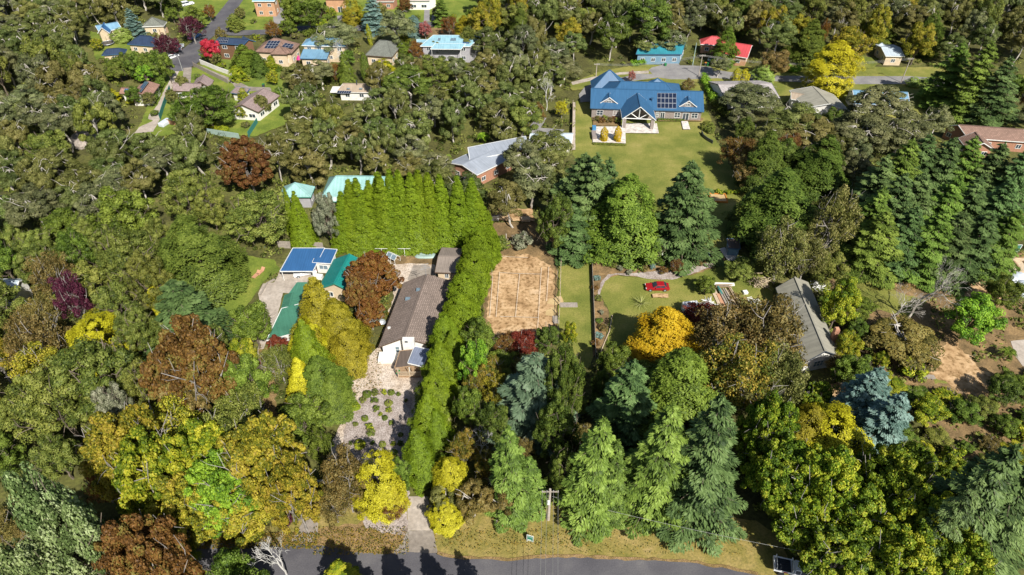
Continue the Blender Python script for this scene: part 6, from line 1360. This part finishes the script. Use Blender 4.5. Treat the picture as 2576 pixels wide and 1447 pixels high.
for i, (u, v) in enumerate([(1503,306),(1512,309),(1522,304),(1534,309),(1545,306),(1555,310),(1563,290)]):
    p = P(u, v, 0); plant('bush', p.x, p.y, 1.5, 1.2, ['brown', 'rust', 'olive'][i % 3], 'bronze shrub in the bed before the left wing of the blue roofed house', 'shrub', 'garden_shrub', 'bronze shrubs by the blue roofed house')
for i in range(9):
    p = P(1657+i*7.5, 303.5+i*.25, 0); plant('ball', p.x, p.y, .7, .45, 'green', 'tiny clipped bush along the front wall of the blue roofed house', 'shrub', 'clipped_bush', 'clipped bushes along the house front')
for i, (u, v) in enumerate([(1770,325),(1776,318),(1784,320),(1789,327),(1779,330),(1786,335)]):
    p = P(u, v, 0); plant('ball', p.x, p.y, 1.5, .95, 'olive', 'round clipped bush in the cluster at the right of the big lawn', 'bush', 'clipped_bush', 'clipped balls right of the big lawn')
for i, (u, v) in enumerate([(528,328),(540,330),(552,333),(534,320),(566,330)]):
    p = P(u, v, 0); plant('ball', p.x, p.y, 1.6, 1.1, 'yellowgreen', 'round clipped bush at the corner of the square green lawn', 'bush', 'clipped_bush', 'clipped balls on the square lawn')
p = P(1519, 356, 0); plant('tower', p.x, p.y, 4.2, .9, 'amber', 'narrow yellow tree on the paved terrace, left of two', 'tree', 'young_tree')
p = P(1553, 357, 0); plant('tower', p.x, p.y, 4.4, .9, 'amber', 'narrow yellow tree on the paved terrace, right of two', 'tree', 'young_tree')
for i in range(16):
    p = P(1495+i*5, 363+i*.2, 0); plant('ball', p.x, p.y, .5, .5, 'olive', 'tiny bush in the edging row under the paved terrace', 'shrub', 'clipped_bush', 'edging row under the terrace')
# ------------------------------------------------------------ wild bush: trees filled in where the photograph shows forest
def blocked(x, y, r):
    for q in EXCL:
        if inpoly(x, y, q): return True
    for k in range(6):
        a = k*1.047
        for q in EXCL:
            if inpoly(x+math.cos(a)*r, y+math.sin(a)*r, q): return True
    return False
def forest(px, gap, n, mix, label, group, hr=(9, 15), wr=(3.2, 5.2), rad_clear=.55, cat='tree', clearbox=None):
    poly = [P(u, v, 0) for u, v in px]; poly = [(p.x, p.y) for p in poly]; xs = [p[0] for p in poly]; ys = [p[1] for p in poly]; made = 0; ex = list(TREEPOS)
    for k in range(n*40):
        if made >= n: break
        x, y = random.uniform(min(xs), max(xs)), random.uniform(min(ys), max(ys))
        if not inpoly(x, y, poly): continue
        H = random.uniform(*hr); r = random.uniform(*wr)
        if any((x-q[0])**2+(y-q[1])**2 < (gap+.45*(q[2]-3))**2 for q in TREEPOS): continue
        if blocked(x, y, r*rad_clear): continue
        hit = False
        for zf, rf in ((.2, 0), (.4, .6), (.65, .9), (.9, .5)):
            for s_ in (-1, 0, 1):
                uu, vv = proj(x+s_*rf*r, y, zf*H)
                if any(c[0] < uu < c[2] and c[1] < vv < c[3] for c in CLEAR): hit = True
        if hit: continue
        u, v = proj(x, y, H)
        if u < -130 or u > 2700: continue
        sp, pal = random.choices([m[:2] for m in mix], [m[2] for m in mix])[0]
        lab_ = label.replace('gum tree', 'low scrub tree').replace('gum or wattle', 'wattle scrub') if sp == 'scrubgum' else label
        plant(sp, x, y, H, r, pal, lab_, cat, group=group+(' (scrub)' if lab_ != label else '')); made += 1
    return made
GM = [('gum','gum',5),('gum','gumgrey',3),('gum','gumbrown',3),('scrubgum','gum',4),('scrubgum','gumbrown',2),('scrubgum','olive',1)]
print('forest', forest([(-200,620),(-200,-60),(430,-60),(440,110),(230,130),(290,250),(330,340),(340,480),(300,600)], 6.4, 280, GM+[('broad','olive',1)], 'olive grey gum tree in the dense bushland filling the upper left', 'gum trees of the upper left bushland'))
print(forest([(230,330),(420,330),(660,360),(700,210),(1050,150),(1450,220),(1440,400),(1330,560),(1230,560),(900,480),(700,520),(450,440),(300,620)], 5.8, 280, GM+[('gum','gumgrey',2),('bare','gum',.25)], 'olive grey gum tree in the bush belt above the aqua roofs, centre', 'gum trees of the central bush belt', (8, 13), (3, 4.8)))
print(forest([(1130,150),(1240,-60),(2700,-60),(2700,170),(1440,170),(1440,230)], 6.8, 230, GM+[('broad','yellowolive',2),('cone','darkcyp',1),('broad','olive',1)], 'gum or wattle tree in the bushland along the top edge, right half', 'trees of the upper right bushland', (9, 16), (3.5, 5.5)))
print(forest([(560,90),(1240,90),(1240,180),(700,215),(640,160)], 5, 60, [('broad','green',3),('scrubgum','gum',3),('broad','olive',2),('airy','orange',1),('cone','green',1)], 'garden tree between the houses below the side street', 'garden trees below the side street', (4, 8), (2, 3.4)))
print(forest([(-60,-40),(1240,-40),(1240,50),(-60,50)], 5.5, 70, [('broad','green',3),('gum','gum',3),('broad','olive',2),('airy','orange',1)], 'garden tree among the houses at the top edge, left half', 'garden trees at the top edge', (4, 9), (2, 4)))
print(forest([(2000,200),(2450,230),(2700,330),(2700,380),(2120,360),(1780,320),(1780,300),(1850,480),(2150,480),(2150,330)], 5.5, 60, [('gum','gumgrey',3),('broad','darkcyp',2),('gum','gumbrown',2),('airy','rust',1),('broad','green',1)], 'mixed tree between the right hand houses and the cedar grove', 'trees between right hand houses and cedars', (6, 11), (2.5, 4.5)))
print(forest([(-200,560),(330,560),(560,640),(540,860),(680,930),(700,1120),(300,1200),(-200,1250)], 5.4, 150, [('fine','olive',4),('broad','olive',2),('airy','brown',2),('airy','yellowolive',2),('broad','green',2),('deodar','deodar',.6)], 'green or bronze tree in the dense woodland on the left', 'trees of the left woodland', (8, 12), (2.8, 4.4)))
print(forest([(1180,880),(1470,880),(1500,1290),(1130,1320)], 4.2, 30, [('broad','darkcyp',3),('airy','brown',1),('broad','green',2)], 'low green understorey tree inside the block', 'understorey of the block', (4, 7), (1.8, 3)))
print(forest([(1500,930),(1960,960),(2250,1200),(2500,1250),(2500,1500),(2050,1420),(1900,1340),(1500,1310)], 5, 40, [('maple','maple',3),('broad','green',3)], 'green understorey tree behind the front cedars and maples', 'understorey of the lower right', (5, 9), (2.5, 4)))
print(forest([(2060,690),(2190,700),(2300,860),(2330,980),(2440,1010),(2600,930),(2600,1190),(2300,1190),(2080,1100)], 3.6, 75, [('broad','olive',3),('broad','green',3),('airy','brown',1),('broad','yellowgreen',2),('bush','yellowgreen',2)], 'shrub on the bare earth slope at the right', 'shrubs of the bare earth slope', (1.5, 4.5), (1.2, 2.8), .1, 'shrub'))
print(forest([(-200,1290),(520,1330),(480,1400),(-200,1380)], 5, 16, [('broad','green',3),('airy','brown',1)], 'shaded green shrub tree behind the street at the lower left', 'shrub trees at the lower left', (4, 7), (2, 3.5)))
# fallen leaves on the verge, the drive and the edge of the street
g = np.random.default_rng(5); lv = Leaves(); C_ = []
for u0, u1, v0, v1, n in ((470,800,1345,1385,2200),(790,1030,1330,1400,900),(1090,1900,1330,1400,500),(965,1010,760,900,700),(880,960,840,1000,500),(2190,2330,665,735,900),(640,700,870,960,300),(1130,1480,1335,1380,300)):
    for k in range(n): p = P(g.uniform(u0, u1), g.uniform(v0, v1), 0); C_.append((p.x, p.y, g.uniform(.48, .56)))
C_ = np.array(C_); C_[:, 2] -= .02; m = len(C_); lv.add(C_, rdir(m, g)*np.array([1, 1, .1]), unit(np.array([0, 0, 1.])+rdir(m, g)*.3), .22*(.6+.8*g.random(m)), .15, g.random(m))
me_ = lv.mesh('fallen_leaves'); me_.materials.clear(); me_.materials.append(MAT['autumnmix']); o = bpy.data.objects.new('fallen_leaves', me_); COL.objects.link(o); tag(o, 'brown and amber fallen leaves scattered on verge and street', 'fallen leaves', kind='stuff')
# undergrowth: one sheet of low scrub nobody could count
g = np.random.default_rng(99); lv = Leaves(); n_ = 0
for k in range(60000):
    if n_ >= 5200: break
    u, v = g.uniform(-100, 2680), g.uniform(-40, 1440); p = P(u, v, 0)
    if g.random() > min(1, (p.y/150)**1.5+.15): continue
    if blocked(p.x, p.y, .6): continue
    c = np.array([p.x, p.y, g.uniform(.1, .7)]); clump(lv, g, c, g.uniform(.5, 1.3), 22, .6, .35, .55, g.uniform(0, 1), .4); n_ += 1
me_ = lv.mesh('undergrowth'); me_.materials.clear(); me_.materials.append(MAT['olive']); o = bpy.data.objects.new('undergrowth', me_); COL.objects.link(o); tag(o, 'low green scrub covering the ground between the trees', 'undergrowth', kind='stuff')
# drop what stands far outside the frame
